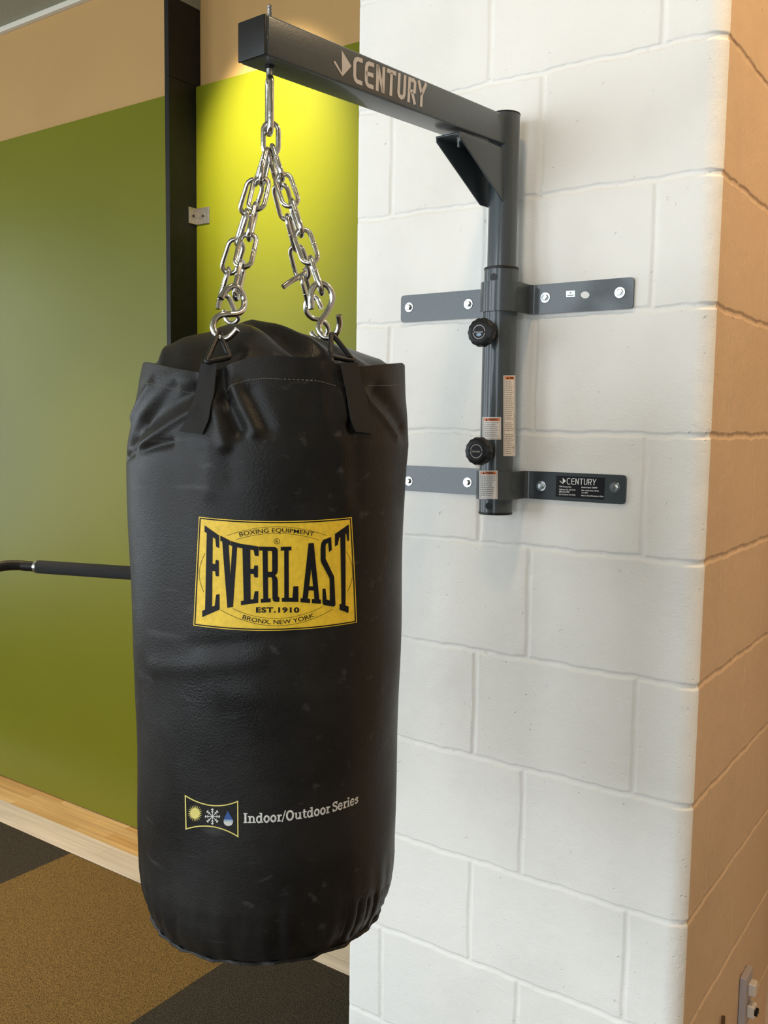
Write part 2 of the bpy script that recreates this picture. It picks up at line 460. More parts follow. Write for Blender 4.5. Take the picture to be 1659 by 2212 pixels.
for (c, w) in WIN_L:
    k += 1; mb = MB(); x = XL
    for (y0, y1, z0, z1) in ((c-w/2, c-w/2+.05, WZ0, WZ1), (c+w/2-.05, c+w/2, WZ0, WZ1), (c-.025, c+.025, WZ0, WZ1), (c-w/2, c+w/2, WZ0, WZ0+.05), (c-w/2, c+w/2, WZ1-.05, WZ1), (c-w/2, c+w/2, -.12, -.07)):
        mb.box(x-.08, x-.02, y0, y1, z0, z1)
    f = struct(mb.build('window_%d' % k, M_WFRAME))
    MB().box(x-.06, x-.055, c-w/2, c+w/2, WZ0, WZ1).build('pane', M_PANE, f)
for (c, w) in WIN_B:
    k += 1; mb = MB(); y = YB
    for (x0, x1, z0, z1) in ((c-w/2, c-w/2+.05, WZ0, WZ1), (c+w/2-.05, c+w/2, WZ0, WZ1), (c-.025, c+.025, WZ0, WZ1), (c-w/2, c+w/2, WZ0, WZ0+.05), (c-w/2, c+w/2, WZ1-.05, WZ1), (c-w/2, c+w/2, -.12, -.07)):
        mb.box(x0, x1, y-.08, y-.02, z0, z1)
    f = struct(mb.build('window_%d' % k, M_WFRAME))
    MB().box(c-w/2, c+w/2, y-.06, y-.055, WZ0, WZ1).build('pane', M_PANE, f)
LWHERE = ['next to the green panel', 'in front of the block pillar', 'right of the block pillar', 'at the far left, added to brighten the floor', 'over the middle of the room', 'nearest the wall behind the camera', 'near the right wall']
for i, (x, y) in enumerate(LAMPS):
    t = thing('ceiling_downlight', (x, y, CEZ), 'round recessed ceiling downlight '+LWHERE[i], 'lamp', 'ceiling downlights')
    MB().lathe([(.060, 0), (.072, -.004), (.072, -.008), (.060, -.010)], (x, y, CEZ), (0, 0, 1), 32).build('rim', M_TRIMW, t, smooth=True, auto=.6)
    MB().lathe([(.056, -.010), (.056, -.0125)], (x, y, CEZ), (0, 0, 1), 32).build('lamp_glass', M_LAMP, t)

# ------------------------------------------------------------------ black upright with clip
XU = -1.220
up = thing('steel_upright', (XU, .7, FLZ), 'tall flat black steel upright standing against the green wall panel', 'post')
MB().box(XU-.020, XU, .624, YP-.0005, FLZ, .498).box(XU-.020, XU, .624, YW-.001, .4992, .745).build('upright', M_BLACKST, up, bevel=.001)
MB().box(XU-.024, XU+.002, .615, YW-.001, .7455, .82).build('top_plate', mat('grey_top_plate', (.22, .20, .15), .7), up)
pA, pB = onX(404, 443, XU+.0005), onX(404, 481, XU+.0005)
pC, pD = onY(453, 449, YP-.0005), onY(453, 482, YP-.0005)
zt, zb = (pA[2]+pC[2])/2, (pB[2]+pD[2])/2
cl = MB().box(XU+.0003, XU+.0033, pA[1]+.006, YP-.0005, zb, zt).box(XU+.0003, pC[0], YP-.0035, YP-.0005, zb, zt).build('corner_bracket', M_ALU, up, bevel=.0006)
tag(cl, 'small bare metal corner bracket')
for p, ax in (((XU+.0033, (pA[1]+YP)/2+.004, (zt+zb)/2), (1, 0, 0)), (((XU+pC[0])/2+.002, YP-.0035, (zt+zb)/2), (0, -1, 0))):
    MB().lathe([(.0045, 0), (.0045, .001), (.0025, .0022)], p, ax, 16).build('screw', M_BLACKST, up, smooth=True, auto=.5)

# ------------------------------------------------------------------ handle bar at the left
def atd(x, y, dep): return CAM+ray(x, y)*dep
def smooth_path(P, n=8):
    P = [np.array(p, float) for p in P]; out = []
    for i in range(len(P)-1):
        a = P[max(i-1, 0)]; b = P[i]; c = P[i+1]; d = P[min(i+2, len(P)-1)]
        for k in range(n):
            t = k/n
            out.append(.5*((2*b)+(-a+c)*t+(2*a-5*b+4*c-d)*t*t+(-a+3*b-3*c+d)*t**3))
    out.append(P[-1]); return out
g0 = atd(78, 1224, 2.45); g1 = atd(420, 1247, 2.30)
gd = (g1-g0)/np.linalg.norm(g1-g0)
hb = thing('exercise_handle', (float(g0[0])-.55, float(g0[1]), FLZ), 'black bent steel exercise handle with foam grip, behind the punching bag', 'gym equipment')
pth = smooth_path([g1-gd*.02, g0+gd*.1, g0, g0-gd*.035, atd(38, 1221, 2.46), atd(0, 1224, 2.44), atd(-60, 1243, 2.40), atd(-220, 1290, 2.36), atd(-330, 1350, 2.34), atd(-350, 1450, 2.34)], 6)
pe = pth[-1]
pth += [np.array([pe[0], pe[1], pe[2]-.2]), np.array([pe[0], pe[1], FLZ+.012])]
MB().tube(pth, .0135, seg=20).build('pipe', M_BLACKST, hb, smooth=True, auto=.8)
MB().tube([g0+gd*.008, g1-gd*.004], .0175, seg=24).build('foam_grip', M_FOAM, hb, smooth=True, auto=.8)
rg = MB().tube([g0, g0+gd*.008], .0172, seg=24).build('ring', M_ZINC, hb, smooth=True, auto=.8); tag(rg, 'silver collar ring')
MB().box(pe[0]-.12, pe[0]+.12, pe[1]-.12, pe[1]+.12, FLZ, FLZ+.012).build('base_plate', M_BLACKST, hb, bevel=.002)

# ------------------------------------------------------------------ outlet box and cord on the pillar's tan side
of_, ob_ = onX(1597.5, 2114, PW), onX(1613, 2080, PW)
oy0, oy1, ozt = float(of_[1]), float(ob_[1]), float(of_[2]+ob_[2])/2
ot = thing('outlet_box', (PW, (oy0+oy1)/2, ozt-.06), 'surface-mounted electrical outlet box low on the tan side of the pillar', 'outlet')
MB().box(PW+.0005, PW+.013, oy0, oy1, ozt-.115, ozt).build('back_box', M_OUTG, ot, bevel=.002)
oyc = (oy0+oy1)/2
for dz in (-.030, -.078):
    pl = MB().box(PW+.013, PW+.028, oyc-.010, oyc+.014, ozt+dz-.015, ozt+dz+.012).build('plug', M_IVORY, ot, bevel=.003)
    if dz < -.05:
        MB().box(PW+.0275, PW+.034, oyc-.009, oyc-.005, ozt+dz-.006, ozt+dz+.006).build('prong', M_BLKPL, pl, bevel=.0008)
        MB().box(PW+.0275, PW+.034, oyc+.001, oyc+.005, ozt+dz-.006, ozt+dz+.006).build('prong', M_BLKPL, pl, bevel=.0008)
cb = onX(1557, 2193, PW)
q = MB().tube([(PW+.005, cb[1], cb[2]), (PW+.006, cb[1]-.004, cb[2]-.03), (PW+.006, cb[1]-.010, cb[2]-.10), (PW+.008, cb[1]-.004, FLZ+.2), (PW+.02, cb[1]+.02, FLZ+.004), (PW+.10, cb[1]+.05, FLZ+.004)], .0035, seg=10).build('power_cord', M_BROWN, smooth=True, auto=.8)
tag(q, 'thin brown cord hanging low on the tan side of the pillar', 'cord')

# ------------------------------------------------------------------ 2D glyph helpers
def stroke(path, w, closed=False):
    """polyline (x,y) -> list of quads with mitred joints"""
    P = [np.array(p, float) for p in path]; n = len(P); L = []; R = []
    for i in range(n):
        a = P[i-1] if (i > 0 or closed) else None; b = P[(i+1) % n] if (i < n-1 or closed) else None
        if a is None: t = b-P[i]; t /= np.linalg.norm(t); nn = np.array([-t[1], t[0]]); k = 1
        elif b is None: t = P[i]-a; t /= np.linalg.norm(t); nn = np.array([-t[1], t[0]]); k = 1
        else:
            t1 = P[i]-a; t1 /= np.linalg.norm(t1); t2 = b-P[i]; t2 /= np.linalg.norm(t2)
            n1 = np.array([-t1[1], t1[0]]); n2 = np.array([-t2[1], t2[0]]); nn = n1+n2; nn /= np.linalg.norm(nn)
            k = 1/max(.45, float(np.dot(nn, n1)))
        L.append(P[i]+nn*w/2*k); R.append(P[i]-nn*w/2*k)
    return [[L[i], L[(i+1) % n], R[(i+1) % n], R[i]] for i in range(n if closed else n-1)]
def ell(cx, cy, rx, ry, a0=0, a1=360, n=24):
    return [(cx+rx*math.cos(math.radians(a0+(a1-a0)*i/n)), cy+ry*math.sin(math.radians(a0+(a1-a0)*i/n))) for i in range(n+1)]
def tess(polys, mapf, mb, m=0, step=None):
    """polygons in 2D, cut by vertical lines every `step`, triangulated, mapped to 3D"""
    bm = bmesh.new()
    for p in polys:
        q = []
        for a in p:
            if not q or abs(a[0]-q[-1][0])+abs(a[1]-q[-1][1]) > 1e-7: q.append(a)
        try: bm.faces.new([bm.verts.new((float(a[0]), float(a[1]), 0)) for a in q])
        except ValueError: pass
    bmesh.ops.triangulate(bm, faces=bm.faces[:])
    if step and bm.verts:
        xs = [v.co.x for v in bm.verts]; ys = [v.co.y for v in bm.verts]
        x = math.floor(min(xs)/step)*step+step
        while x < max(xs):
            bmesh.ops.bisect_plane(bm, geom=bm.verts[:]+bm.edges[:]+bm.faces[:], plane_co=(x, 0, 0), plane_no=(1, 0, 0)); x += step
        y = math.floor(min(ys)/step)*step+step
        while y < max(ys):
            bmesh.ops.bisect_plane(bm, geom=bm.verts[:]+bm.edges[:]+bm.faces[:], plane_co=(0, y, 0), plane_no=(0, 1, 0)); y += step
    bm.verts.index_update()
    vs = [mapf(v.co.x, v.co.y) for v in bm.verts]
    fs = [tuple(v.index for v in f.verts) for f in bm.faces]
    bm.free(); mb.add(vs, fs, m)
_tc = {}
def text2d(txt, bold=0.0, spacing=1.0):
    """built-in font: triangles in 2D, normalised so x spans 0..1 and capital height is 1"""
    key = (txt, bold, spacing)
    if key in _tc: return _tc[key]
    cu = bpy.data.curves.new('t', 'FONT'); cu.body = txt; cu.fill_mode = 'FRONT'; cu.resolution_u = 3; cu.offset = bold; cu.space_character = spacing
    ob = bpy.data.objects.new('t', cu); C.objects.link(ob)
    bpy.context.view_layer.update()
    dg = bpy.context.evaluated_depsgraph_get(); me = bpy.data.meshes.new_from_object(ob.evaluated_get(dg))
    V = [(v.co.x, v.co.y) for v in me.vertices]; Fc = [tuple(p.vertices) for p in me.polygons]
    bpy.data.objects.remove(ob); bpy.data.curves.remove(cu); bpy.data.meshes.remove(me)
    x0 = min(v[0] for v in V); x1 = max(v[0] for v in V)
    H = 0.729
    V = [((x-x0)/(x1-x0), y/H) for x, y in V]
    _tc[key] = (V, Fc, (x1-x0)/H); return _tc[key]
def text_map(txt, mapf, mb, m=0, bold=0.0, spacing=1.0):
    V, Fc, asp = text2d(txt, bold, spacing)
    mb.add([mapf(x, y) for x, y in V], Fc, m); return asp

# CENTURY word mark: letters in unit cells (x 0..1, y 0 at the top .. 1 at the bottom)
def century(w=.20):
    """polys in word coordinates: x 0..7, y 0..1 (down)"""
    out = []
    sy = w*.62
    def st(i, path, closed=False):
        # anisotropic stroke: scale y so strokes look even
        k = 1.55
        q = stroke([(x*.80+.08, y*k) for x, y in path], w, closed)
        for f in q: out.append([(i+a[0], a[1]/k) for a in f])
    e = w/2/1.55; h = w/2/.8
    st(0, [(1, e), (.45, e), (.24, .06+e), (h, .26), (h, .74), (.24, .94-e), (.45, 1-e), (1, 1-e)])
    st(1, [(1, e), (.45, e), (.24, .06+e), (h, .26), (h, .74), (.24, .94-e), (.45, 1-e), (1, 1-e)]); st(1, [(.1, .48), (.95, .48)])
    st(2, [(h, 1), (h, 0)]); st(2, [(h, .02), (1-h, .98)]); st(2, [(1-h, 1), (1-h, 0)])
    st(3, [(-.04, e), (1.04, e)]); st(3, [(.5, e), (.5, 1)])
    st(4, [(h, 0), (h, .76), (.26, .95-e), (.5, 1-e), (.74, .95-e), (1-h, .76), (1-h, 0)])
    st(5, [(h, 1), (h, e), (.66, e), (.84, .06+e), (1-h, .2), (1-h, .36), (.84, .50), (.66, .54), (h, .54)]); st(5, [(.52, .54), (.96, 1)])
    st(6, [(.02, 0), (.5, .52)]); st(6, [(.98, 0), (.5, .52), (.5, 1)])
    return out

# ------------------------------------------------------------------ wall bracket
AX, AY = .3497, -.050
br = thing('heavy_bag_wall_mount', (AX, 0, -.55), 'grey steel swing-arm bag mount bolted to the white block pillar', 'wall bracket')
TH, LA, WA, HA, ZA, DZ, OFF = -.0551, .5764, .0480, .0482, -.0821, -.0287, -.0105
ad = np.array([math.sin(TH), -math.cos(TH), 0.0]); as_ = np.array([-math.cos(TH), -math.sin(TH), 0.0])
org = np.array([AX, AY, 0.0])-as_*OFF
def armp(a, s, z):   # a along the arm from the pole, s sideways (+ = left), z below the top face
    return org+ad*a+as_*s+np.array([0, 0, ZA+DZ*a/LA-z])
def armbox(a0, a1, s0, s1, z0, z1, mb, m=0):
    v = [armp(a, s, z) for a in (a0, a1) for s in (s0, s1) for z in (z0, z1)]
    mb.add(v, [(0, 1, 3, 2), (4, 6, 7, 5), (0, 4, 5, 1), (2, 3, 7, 6), (0, 2, 6, 4), (1, 5, 7, 3)], m)
mb = MB(); armbox(.004, LA-.003, -WA/2, WA/2, 0, HA, mb)
arm = mb.build('arm', M_GREY, br, bevel=.0035, smooth=True, auto=.5)
mb = MB(); armbox(LA-.003, LA+.001, -WA/2+.0006, WA/2-.0006, .0006, HA-.0006, mb)
tag(mb.build('end_cap', M_BLKPL, br, bevel=.0015, smooth=True, auto=.5), 'black plastic end cap of the arm')
# word mark on the arm's right side
sp0 = armp(0, -WA/2-.0004, 0); sn = -as_
mb = MB()
TLc, TRc, BLc, BRc = [np.array((680+x*.3014, 60+y*.3014)) for x, y in ((270, 194), (808, 402), (268, 388), (797, 578))]
P3 = [onplane(p[0], p[1], sp0, sn) for p in (TLc, TRc, BLc, BRc)]
def arm_word(x, y):
    x /= 7.0
    return (1-y)*((1-x)*P3[0]+x*P3[1])+y*((1-x)*P3[2]+x*P3[3])
tess(century(.25), arm_word, mb)
def arm_px(x, y): return onplane(680+x*.3014, 60+y*.3014, sp0, sn)
tess([[(193, 160), (263, 275), (198, 349), (195, 330)], [(134, 243), (146, 237), (201, 335), (198, 349), (190, 336)]], arm_px, mb)
mb.build('lettering', M_LOGO, arm)
# pole, cap
zpt = ZA+.0045
MB().lathe([(.0247, -.60), (.0247, zpt)], (AX, AY, 0), (0, 0, 1), 48).build('pole', M_GREY, br, smooth=True, auto=.6)
tag(MB().lathe([(.0252, zpt), (.0252, zpt+.002), (.020, zpt+.004)], (AX, AY, 0), (0, 0, 1), 48).build('pole_cap', M_BLKPL, br, smooth=True, auto=.6), 'black cap on top of the pole')
# sleeve
zs1, zs0 = -.329, -.752
sl = MB().lathe([(.0262, zs0+.004), (.0294, zs0+.004), (.0294, zs1-.004), (.0262, zs1-.004)], (AX, AY, 0), (0, 0, 1), 64).build('sleeve', M_GREY, br, smooth=True, auto=.6)
tag(MB().lathe([(.0250, zs1-.0045), (.0297, zs1-.0045), (.0297, zs1-.001), (.0290, zs1), (.0250, zs1)], (AX, AY, 0), (0, 0, 1), 64).build('collar', M_BLKPL, br, smooth=True, auto=.6), 'black plastic collar')
tag(MB().lathe([(.010, zs0), (.0290, zs0), (.0297, zs0+.001), (.0297, zs0+.0045), (.010, zs0+.0045)], (AX, AY, 0), (0, 0, 1), 64).build('collar', M_BLKPL, br, smooth=True, auto=.6), 'black plastic collar')
def oncyl(x, y, R, cx=AX, cy=AY):
    d = ray(x, y); ox, oy = CAM[0]-cx, CAM[1]-cy
    a = d[0]**2+d[1]**2; b = 2*(ox*d[0]+oy*d[1]); c = ox*ox+oy*oy-R*R
    dsc = max(b*b-4*a*c, 0); t = (-b-math.sqrt(dsc))/(2*a); return CAM+d*t
for (x, y) in ((1066, 598), (1056, 1093)):
    p = oncyl(x, y, .0294); n = np.array([p[0]-AX, p[1]-AY, 0]); n /= np.linalg.norm(n)
    p0 = np.array([AX, AY, p[2]])+n*.0278
    MB().lathe([(.0045, 0), (.0062, .0001), (.0062, .0021)], p0, n, 24).build('pin_hole', M_BLKPL, br)
# mounting straps
def strap(z0, z1, name='mounting_plate'):
    T = .0045; R = .0300+T
    path = []    # outer surface points (x,y)
    XA, XB = .1125, .5675
    yw = -.0005
    def leafpts(xs): return [(x, yw-T) for x in xs]
    ends = [0, .0012, .003, .006]
    path += leafpts([XA+e for e in ends])
    xl = AX-R; rb = .010
    path += [(xl-rb, yw-T)]
    for k in range(1, 7):
        a = k/6*PI/2; path.append((xl-rb+rb*math.sin(a), yw-T-rb+rb*math.cos(a)))
    for k in range(0, 25):
        a = PI+PI*k/24; path.append((AX+R*math.cos(a), AY+R*math.sin(a)))
    xr = AX+R
    for k in range(0, 7):
        a = PI/2*(1-k/6); path.append((xr+rb-rb*math.sin(a), yw-T-rb+rb*math.cos(a)))
    path += leafpts([XB-e for e in reversed(ends)])
    n = len(path); hh = [0]*n; rc = .006
    for i, e in enumerate(ends):
        cut = rc-math.sqrt(max(rc*rc-(rc-e)**2, 0)); hh[i] = cut; hh[n-1-i] = cut
    vs = []
    for i, (x, y) in enumerate(path):
        a = np.array(path[max(i-1, 0)]); b = np.array(path[min(i+1, n-1)]); t = b-a; t /= np.linalg.norm(t)
        nn = np.array([-t[1], t[0]])     # towards the wall / inside
        xi, yi = x+nn[0]*T, y+nn[1]*T
        yi = min(yi, -.0004) if abs(x-AX) > R+.002 else yi
        vs += [(x, y, z0+hh[i]), (x, y, z1-hh[i]), (xi, yi, z1-hh[i]), (xi, yi, z0+hh[i])]
    fs = []
    for i in range(n-1):
        for k in range(4):
            k2 = (k+1) % 4; fs.append((i*4+k, i*4+k2, (i+1)*4+k2, (i+1)*4+k))
    fs.append((0, 1, 2, 3)); fs.append(tuple((n-1)*4+k for k in (3, 2, 1, 0)))
    return MB().add(vs, fs).build(name, M_GREY, br, smooth=True, auto=.6, bevel=0)
zu = (-.4045, -.3545); zl = (-.7250, -.6765)
strap(*zu); low = strap(*zl)
# bolts
def bolt(x, y, dull=False):
    p = onY(x, y, -.005)
    b = MB().lathe([(.0088, 0), (.0092, .0006), (.0088, .0012)], p, (0, -1, 0), 24)
    b.lathe([(.0056, .0012), (.0056, .0050), (.0046, .0062), (.0012, .0064)], p, (0, -1, 0), 6)
    b.build('bolt', M_ZINC, br, smooth=True, auto=.4)
for p in ((884, 664), (1012, 657), (1178, 643), (1339, 632), (883, 1039), (1010, 1042), (1169, 1050), (1328, 1053)): bolt(*p)
# small stickers on the upper plate
mb = MB(); f = lambda x, y: onY(1140+x*.3014, 440+y*.3014, -.0053)
tess([[(275, 625), (338, 622), (338, 668), (275, 670)]], f, mb, 0, None)
f2 = lambda x, y: onY(1140+x*.3014, 440+y*.3014, -.0056)
tess([[(300, 634), (313, 633), (313, 642), (300, 643)], [(284, 655), (328, 653), (328, 658), (284, 660)]], f2, mb, 1)
tag(mb.build('sticker', [mat('silver_sticker', (.55, .60, .60), .3, metal=.5), M_TEXTG], br), 'small silver sticker')
mb = MB(); tess([ell(411, 654, 31, 25, n=28)[:-1]], lambda x, y: onY(1140+x*.3014, 440+y*.3014, -.0053), mb)
tag(mb.build('sticker', M_WHT, br), 'white oval sticker')
# spec label on the lower plate
mb = MB(); S = 240/1659.
fl = lambda off: (lambda x, y: onY(1140+x*S, 980+y*S, -.0052-off))
tess([[(428, 328), (1155, 360), (1140, 688), (415, 640)]], fl(0), mb, 0)
TL, TR, BL, BR = (578, 363), (1032, 380), (578, 458), (1020, 474)
def lw(x, y):
    x /= 7.; px = (1-y)*((1-x)*TL[0]+x*TR[0])+y*((1-x)*BL[0]+x*BR[0]); py = (1-y)*((1-x)*TL[1]+x*TR[1])+y*((1-x)*BL[1]+x*BR[1])
    return fl(.0003)(px, py)
tess(century(.17), lw, mb, 1)
tess([[(522, 360), (572, 408), (524, 450)], [(474, 408), (482, 403), (524, 438), (522, 452)]], fl(.0003), mb, 1)
for txt, x0, x1, y0 in (('1000 Century Blvd', 470, 648, 499), ('Oklahoma City, OK 73110', 468, 712, 543), ('(800) 626-2787', 468, 625, 578), ('(For Consumer Use Only)', 468, 710, 615),
                        ('Model number: 108009P', 802, 1040, 511), ('Max. weight limit: 100 lbs', 802, 1060, 555), ('Aug 2009', 802, 895, 590), ('Made in China/Fabriqu\u00e9 en Chine', 800, 1130, 634)):
    text_map(txt, lambda x, y: fl(.0003)(x0+x*(x1-x0), y0+x*(x1-x0)*.045-y*22), mb, 1, bold=.02)
tag(mb.build('rating_label', [M_BLKPR, M_WHT], low), 'black label with white lettering')
# warning labels wrapped on the sleeve
def wlabel(x0, y0, x1, y1, R, rows, parent, seed, cut=1.0, hd=True):
    mb = MB(); rnd = random.Random(seed); w, h = x1-x0, y1-y0
    f = lambda o: (lambda x, y: oncyl(x, y, R+o))
    st = max(1.5, w/14)
    tess([[(x0, y0), (x1, y0), (x1, y1), (x0, y1)]], f(.0002), mb, 0, st)
    b = .6
    tess(stroke([(x0+2, y0+2), (x1-2, y0+2), (x1-2, y1-2), (x0+2, y1-2)], b, True), f(.0004), mb, 2, st)
    hy = y0+8.5
    tess([[(x0+3, y0+2.5), (x1-3, y0+2.5), (x1-3, hy), (x0+3, hy)]], f(.0004), mb, 1, st)
    tess([[(x0+6, hy-1), (x0+9, y0+3.4), (x0+12, hy-1)]], f(.0006), mb, 3)
    wl = min(w-17, 20)
    text_map('WARNING', lambda x, y: f(.0006)(x0+13+x*wl, hy-1.2-y*4.0), mb, 3, bold=.03)
    y = hy+4
    i = 0
    while y < y1-4:
        if i in rows: y += 4.2
        x = x0+4; end = x1-3.5-rnd.uniform(0, w*.22)
        while x < end:
            ww = rnd.uniform(2, 6); xe = min(x+ww, end)
            tess([[(x, y-1.0), (xe, y-1.0), (xe, y+.7), (x, y+.7)]], f(.0004), mb, 2)
            x = xe+1.0
        y += 4.1; i += 1
    tag(mb.build('warning_label', [M_STICK, M_ORANGE, M_TEXTG, M_BLKPR], parent, recalc=True), 'white warning sticker with orange heading')
wlabel(1042, 901, 1082.5, 949.5, .0294, (99,), sl, 1)
wlabel(1087.5, 811, 1113.2, 985, .0294, (21, 26), sl, 2)
wlabel(1035.5, 1016.5, 1075, 1078, .0345, (99,), low, 3)
# knobs
def knob(x, y, word, bright):
    cz = onY(x, y, AY-.072)[2]
    kc = np.array([AX, AY, cz])
    lob = lambda a, r, h: 1-.045*(1-math.cos(a*14))*.5 if r > .018 else 1
    k = MB().lathe([(.010, .028), (.010, .050), (.0115, .052), (.019, .054), (.0230, .056), (.0242, .059), (.0242, .067), (.0226, .0712), (.0180, .0732), (.0146, .0737), (.0142, .0731)], kc, (0, -1, 0), 84, lobes=lob)
    ko = k.build('knob', M_BLKPL, br, smooth=True, auto=.7)
    mb = MB()
    cen = kc+np.array([0, -.0735, 0])
    def g(off): return lambda a, b: cen+np.array([a*.0138, -off, -b*.0138])
    tess([ell(0, 0, 1, 1, n=36)[:-1]], g(0), mb, 0)
    # ring of small characters
    n = 30
    for i in range(n):
        if i in (0, 15): continue
        a0 = 360*i/n; 
        tess(stroke(ell(0, 0, .80, .80, a0, a0+7.5, 2), .11), g(.0002), mb, 1)
    tess([[(p[0]*.155-.53, p[1]*.20-.06) for p in q] for q in century(.22)], g(.0003), mb, 1)
    tess([[(-.60, -.20), (-.52, .0), (-.62, .13)]], g(.0003), mb, 1)
    if word:
        tess([ell(.0, .33, .34, .20, n=20)[:-1]], g(.0002), mb, 2)
    tag(mb.build('face_disc', [M_BLKPR, M_LOGO, M_BLUE2], ko), 'printed disc with a ring of lettering')
    # threaded boss on the sleeve
    MB().lathe([(.0085, .026), (.0085, .034)], kc, (0, -1, 0), 24).build('boss', M_GREY, br, smooth=True, auto=.5)
knob(1038, 717, True, True); knob(1037, 975, False, False)
# gusset brace under the arm
c1, c2, c3, c4, c5 = [onplane(x, y, armp(0, -WA/2, 0), sn) for x, y in ((995, 283), (1102, 325), (1102, 439), (1088, 435.5), (995.5, 296))]
mb = MB()
def plate(off0, off1, shr=0):
    v = [p+as_*off0 for p in (c1, c2, c3, c4, c5)]+[p+as_*off1 for p in (c1, c2, c3, c4, c5)]
    mb.add(v, [(0, 1, 2, 3, 4), (9, 8, 7, 6, 5)]+[(i, i+5, (i+1) % 5+5, (i+1) % 5) for i in range(5)])
plate(.0006, .0032)
c2o, c3o = c2, c3; c2 = c2-ad*.022; c3 = c3-ad*.022
plate(WA-.0032, WA-.0006); c2, c3 = c2o, c3o
dn = np.array([0, 0, -.003])
mb.add([c1+as_*.003, c2+as_*.003, c2+as_*(WA-.003), c1+as_*(WA-.003), c1+as_*.003+dn, c2+as_*.003+dn, c2+as_*(WA-.003)+dn, c1+as_*(WA-.003)+dn],
       [(0, 1, 2, 3), (7, 6, 5, 4), (0, 4, 5, 1), (1, 5, 6, 2), (2, 6, 7, 3), (3, 7, 4, 0)])
brace = mb.build('brace', M_GREY, br, bevel=.0007, smooth=True, auto=.5)
bc = c1*.84+c2*.16+as_*(WA*.40)+dn
MB().lathe([(.0075, 0), (.0075, .001), (.0045, .0012), (.0045, .005)], bc, (0, 0, -1), 6).lathe([(.0025, .004), (.0025, .013)], bc, (0, 0, -1), 12).build('bolt', M_ZINC, brace, smooth=True, auto=.4)

# ------------------------------------------------------------------ punching bag
BX, BY = .3091, -.595
NV = np.array([.6702, -.7422, 0.0]); TV = np.array([.7422, .6702, 0.0])
RZ = [(-1.300, .150), (-1.2335, .1530), (-1.2250, .1560), (-1.212, .1620), (-1.195, .1660), (-1.170, .1684), (-1.103, .1696), (-1.009, .1702), (-.886, .1722), (-.796, .1736), (-.687, .1764), (-.640, .1777), (-.6236, .1776), (-.608, .1757), (-.588, .1733), (-.560, .1690), (-.547, .1677), (-.521, .1640), (-.40, .1600)]
OZ = [(-1.3, -.001), (-1.24, .001), (-1.2, .0022), (-.65, .0004), (-.608, .0029), (-.547, .0069), (-.52, .0098), (-.4, .0098)]
_rz = np.array(RZ); _oz = np.array(OZ)
def Rz(z): return float(np.interp(z, _rz[:, 0], _rz[:, 1]))
def Oz(z): return float(np.interp(z, _oz[:, 0], _oz[:, 1]))
def px_phiz(x, y):
    """photo pixel -> (phi, z) on the bag wall nearest the camera"""
    z = -.8; d = ray(x, y)
    for _ in range(12):
        o = Oz(z); cx, cy = BX+TV[0]*o, BY+TV[1]*o; R = Rz(z)
        ox, oy = CAM[0]-cx, CAM[1]-cy
        a = d[0]**2+d[1]**2; b = 2*(ox*d[0]+oy*d[1]); c = ox*ox+oy*oy-R*R
        t = (-b-math.sqrt(max(b*b-4*a*c, 0)))/(2*a); p = CAM+d*t; z = .5*z+.5*p[2]
    v = p[:2]-np.array([cx, cy])
    return math.atan2(v@TV[:2], v@NV[:2]), p[2]
def pk(x, y, k):
    """photo pixel -> point on the upright plane k metres in front of the bag's axis"""
    return onplane(x, y, np.array([BX, BY, 0])+NV*k, NV)
CR = []
def crease(p, q, amp, w, w2=None):
    a = px_phiz(*p); b = px_phiz(*q); CR.append((a[0]*.17, a[1], b[0]*.17, b[1], amp, w, w2 or w))
crease((418, 848), (285, 940), -.0100, .0120); crease((425, 880), (296, 975), .0050, .0055)
crease((325, 832), (285, 900), .0040, .0070); crease((372, 838), (300, 915), -.0050, .0090)
crease((370, 955), (268, 990), -.0050, .0048)
crease((466, 870), (486, 960), .0060, .0075); crease((486, 862), (516, 928), -.0075, .0075)
crease((505, 835), (552, 930), .0055, .0075); crease((540, 850), (575, 925), -.0035, .0090)
crease((478, 800), (482, 860), -.0085, .0075)
crease((420, 805), (424, 840), -.0050, .0100)
crease((450, 940), (430, 940), .0020, .0120)
crease((755, 860), (760, 925), -.0050, .0050); crease((735, 850), (748, 900), .0030, .0060)
crease((788, 850), (858, 942), .0030, .0050); crease((815, 850), (872, 925), -.0070, .0120)
crease((690, 800), (695, 900), .0020, .0090)
crease((455, 960), (452, 1060), .0018, .0110); crease((495, 960), (500, 1040), -.0014, .0090)
crease((735, 960), (742, 1080), .0016, .0100); crease((770, 960), (775, 1080), -.0012, .0090)
crease((330, 1440), (560, 1425), .0012, .0110); crease((420, 1395), (640, 1372), -.0010, .0080)
crease((480, 1500), (820, 1470), .0008, .0150)
for i, xx in enumerate((842, 833, 822, 810, 797, 780, 762)):     # gathers at the lower right
    crease((xx+6-i*2, 1905+i*9), (xx-12-i*2, 1975+i*9), -.0022, .0022)
for xx in (350, 380, 430, 520, 600, 680): crease((xx, 1985), (xx+2, 2030), -.0010, .0040)
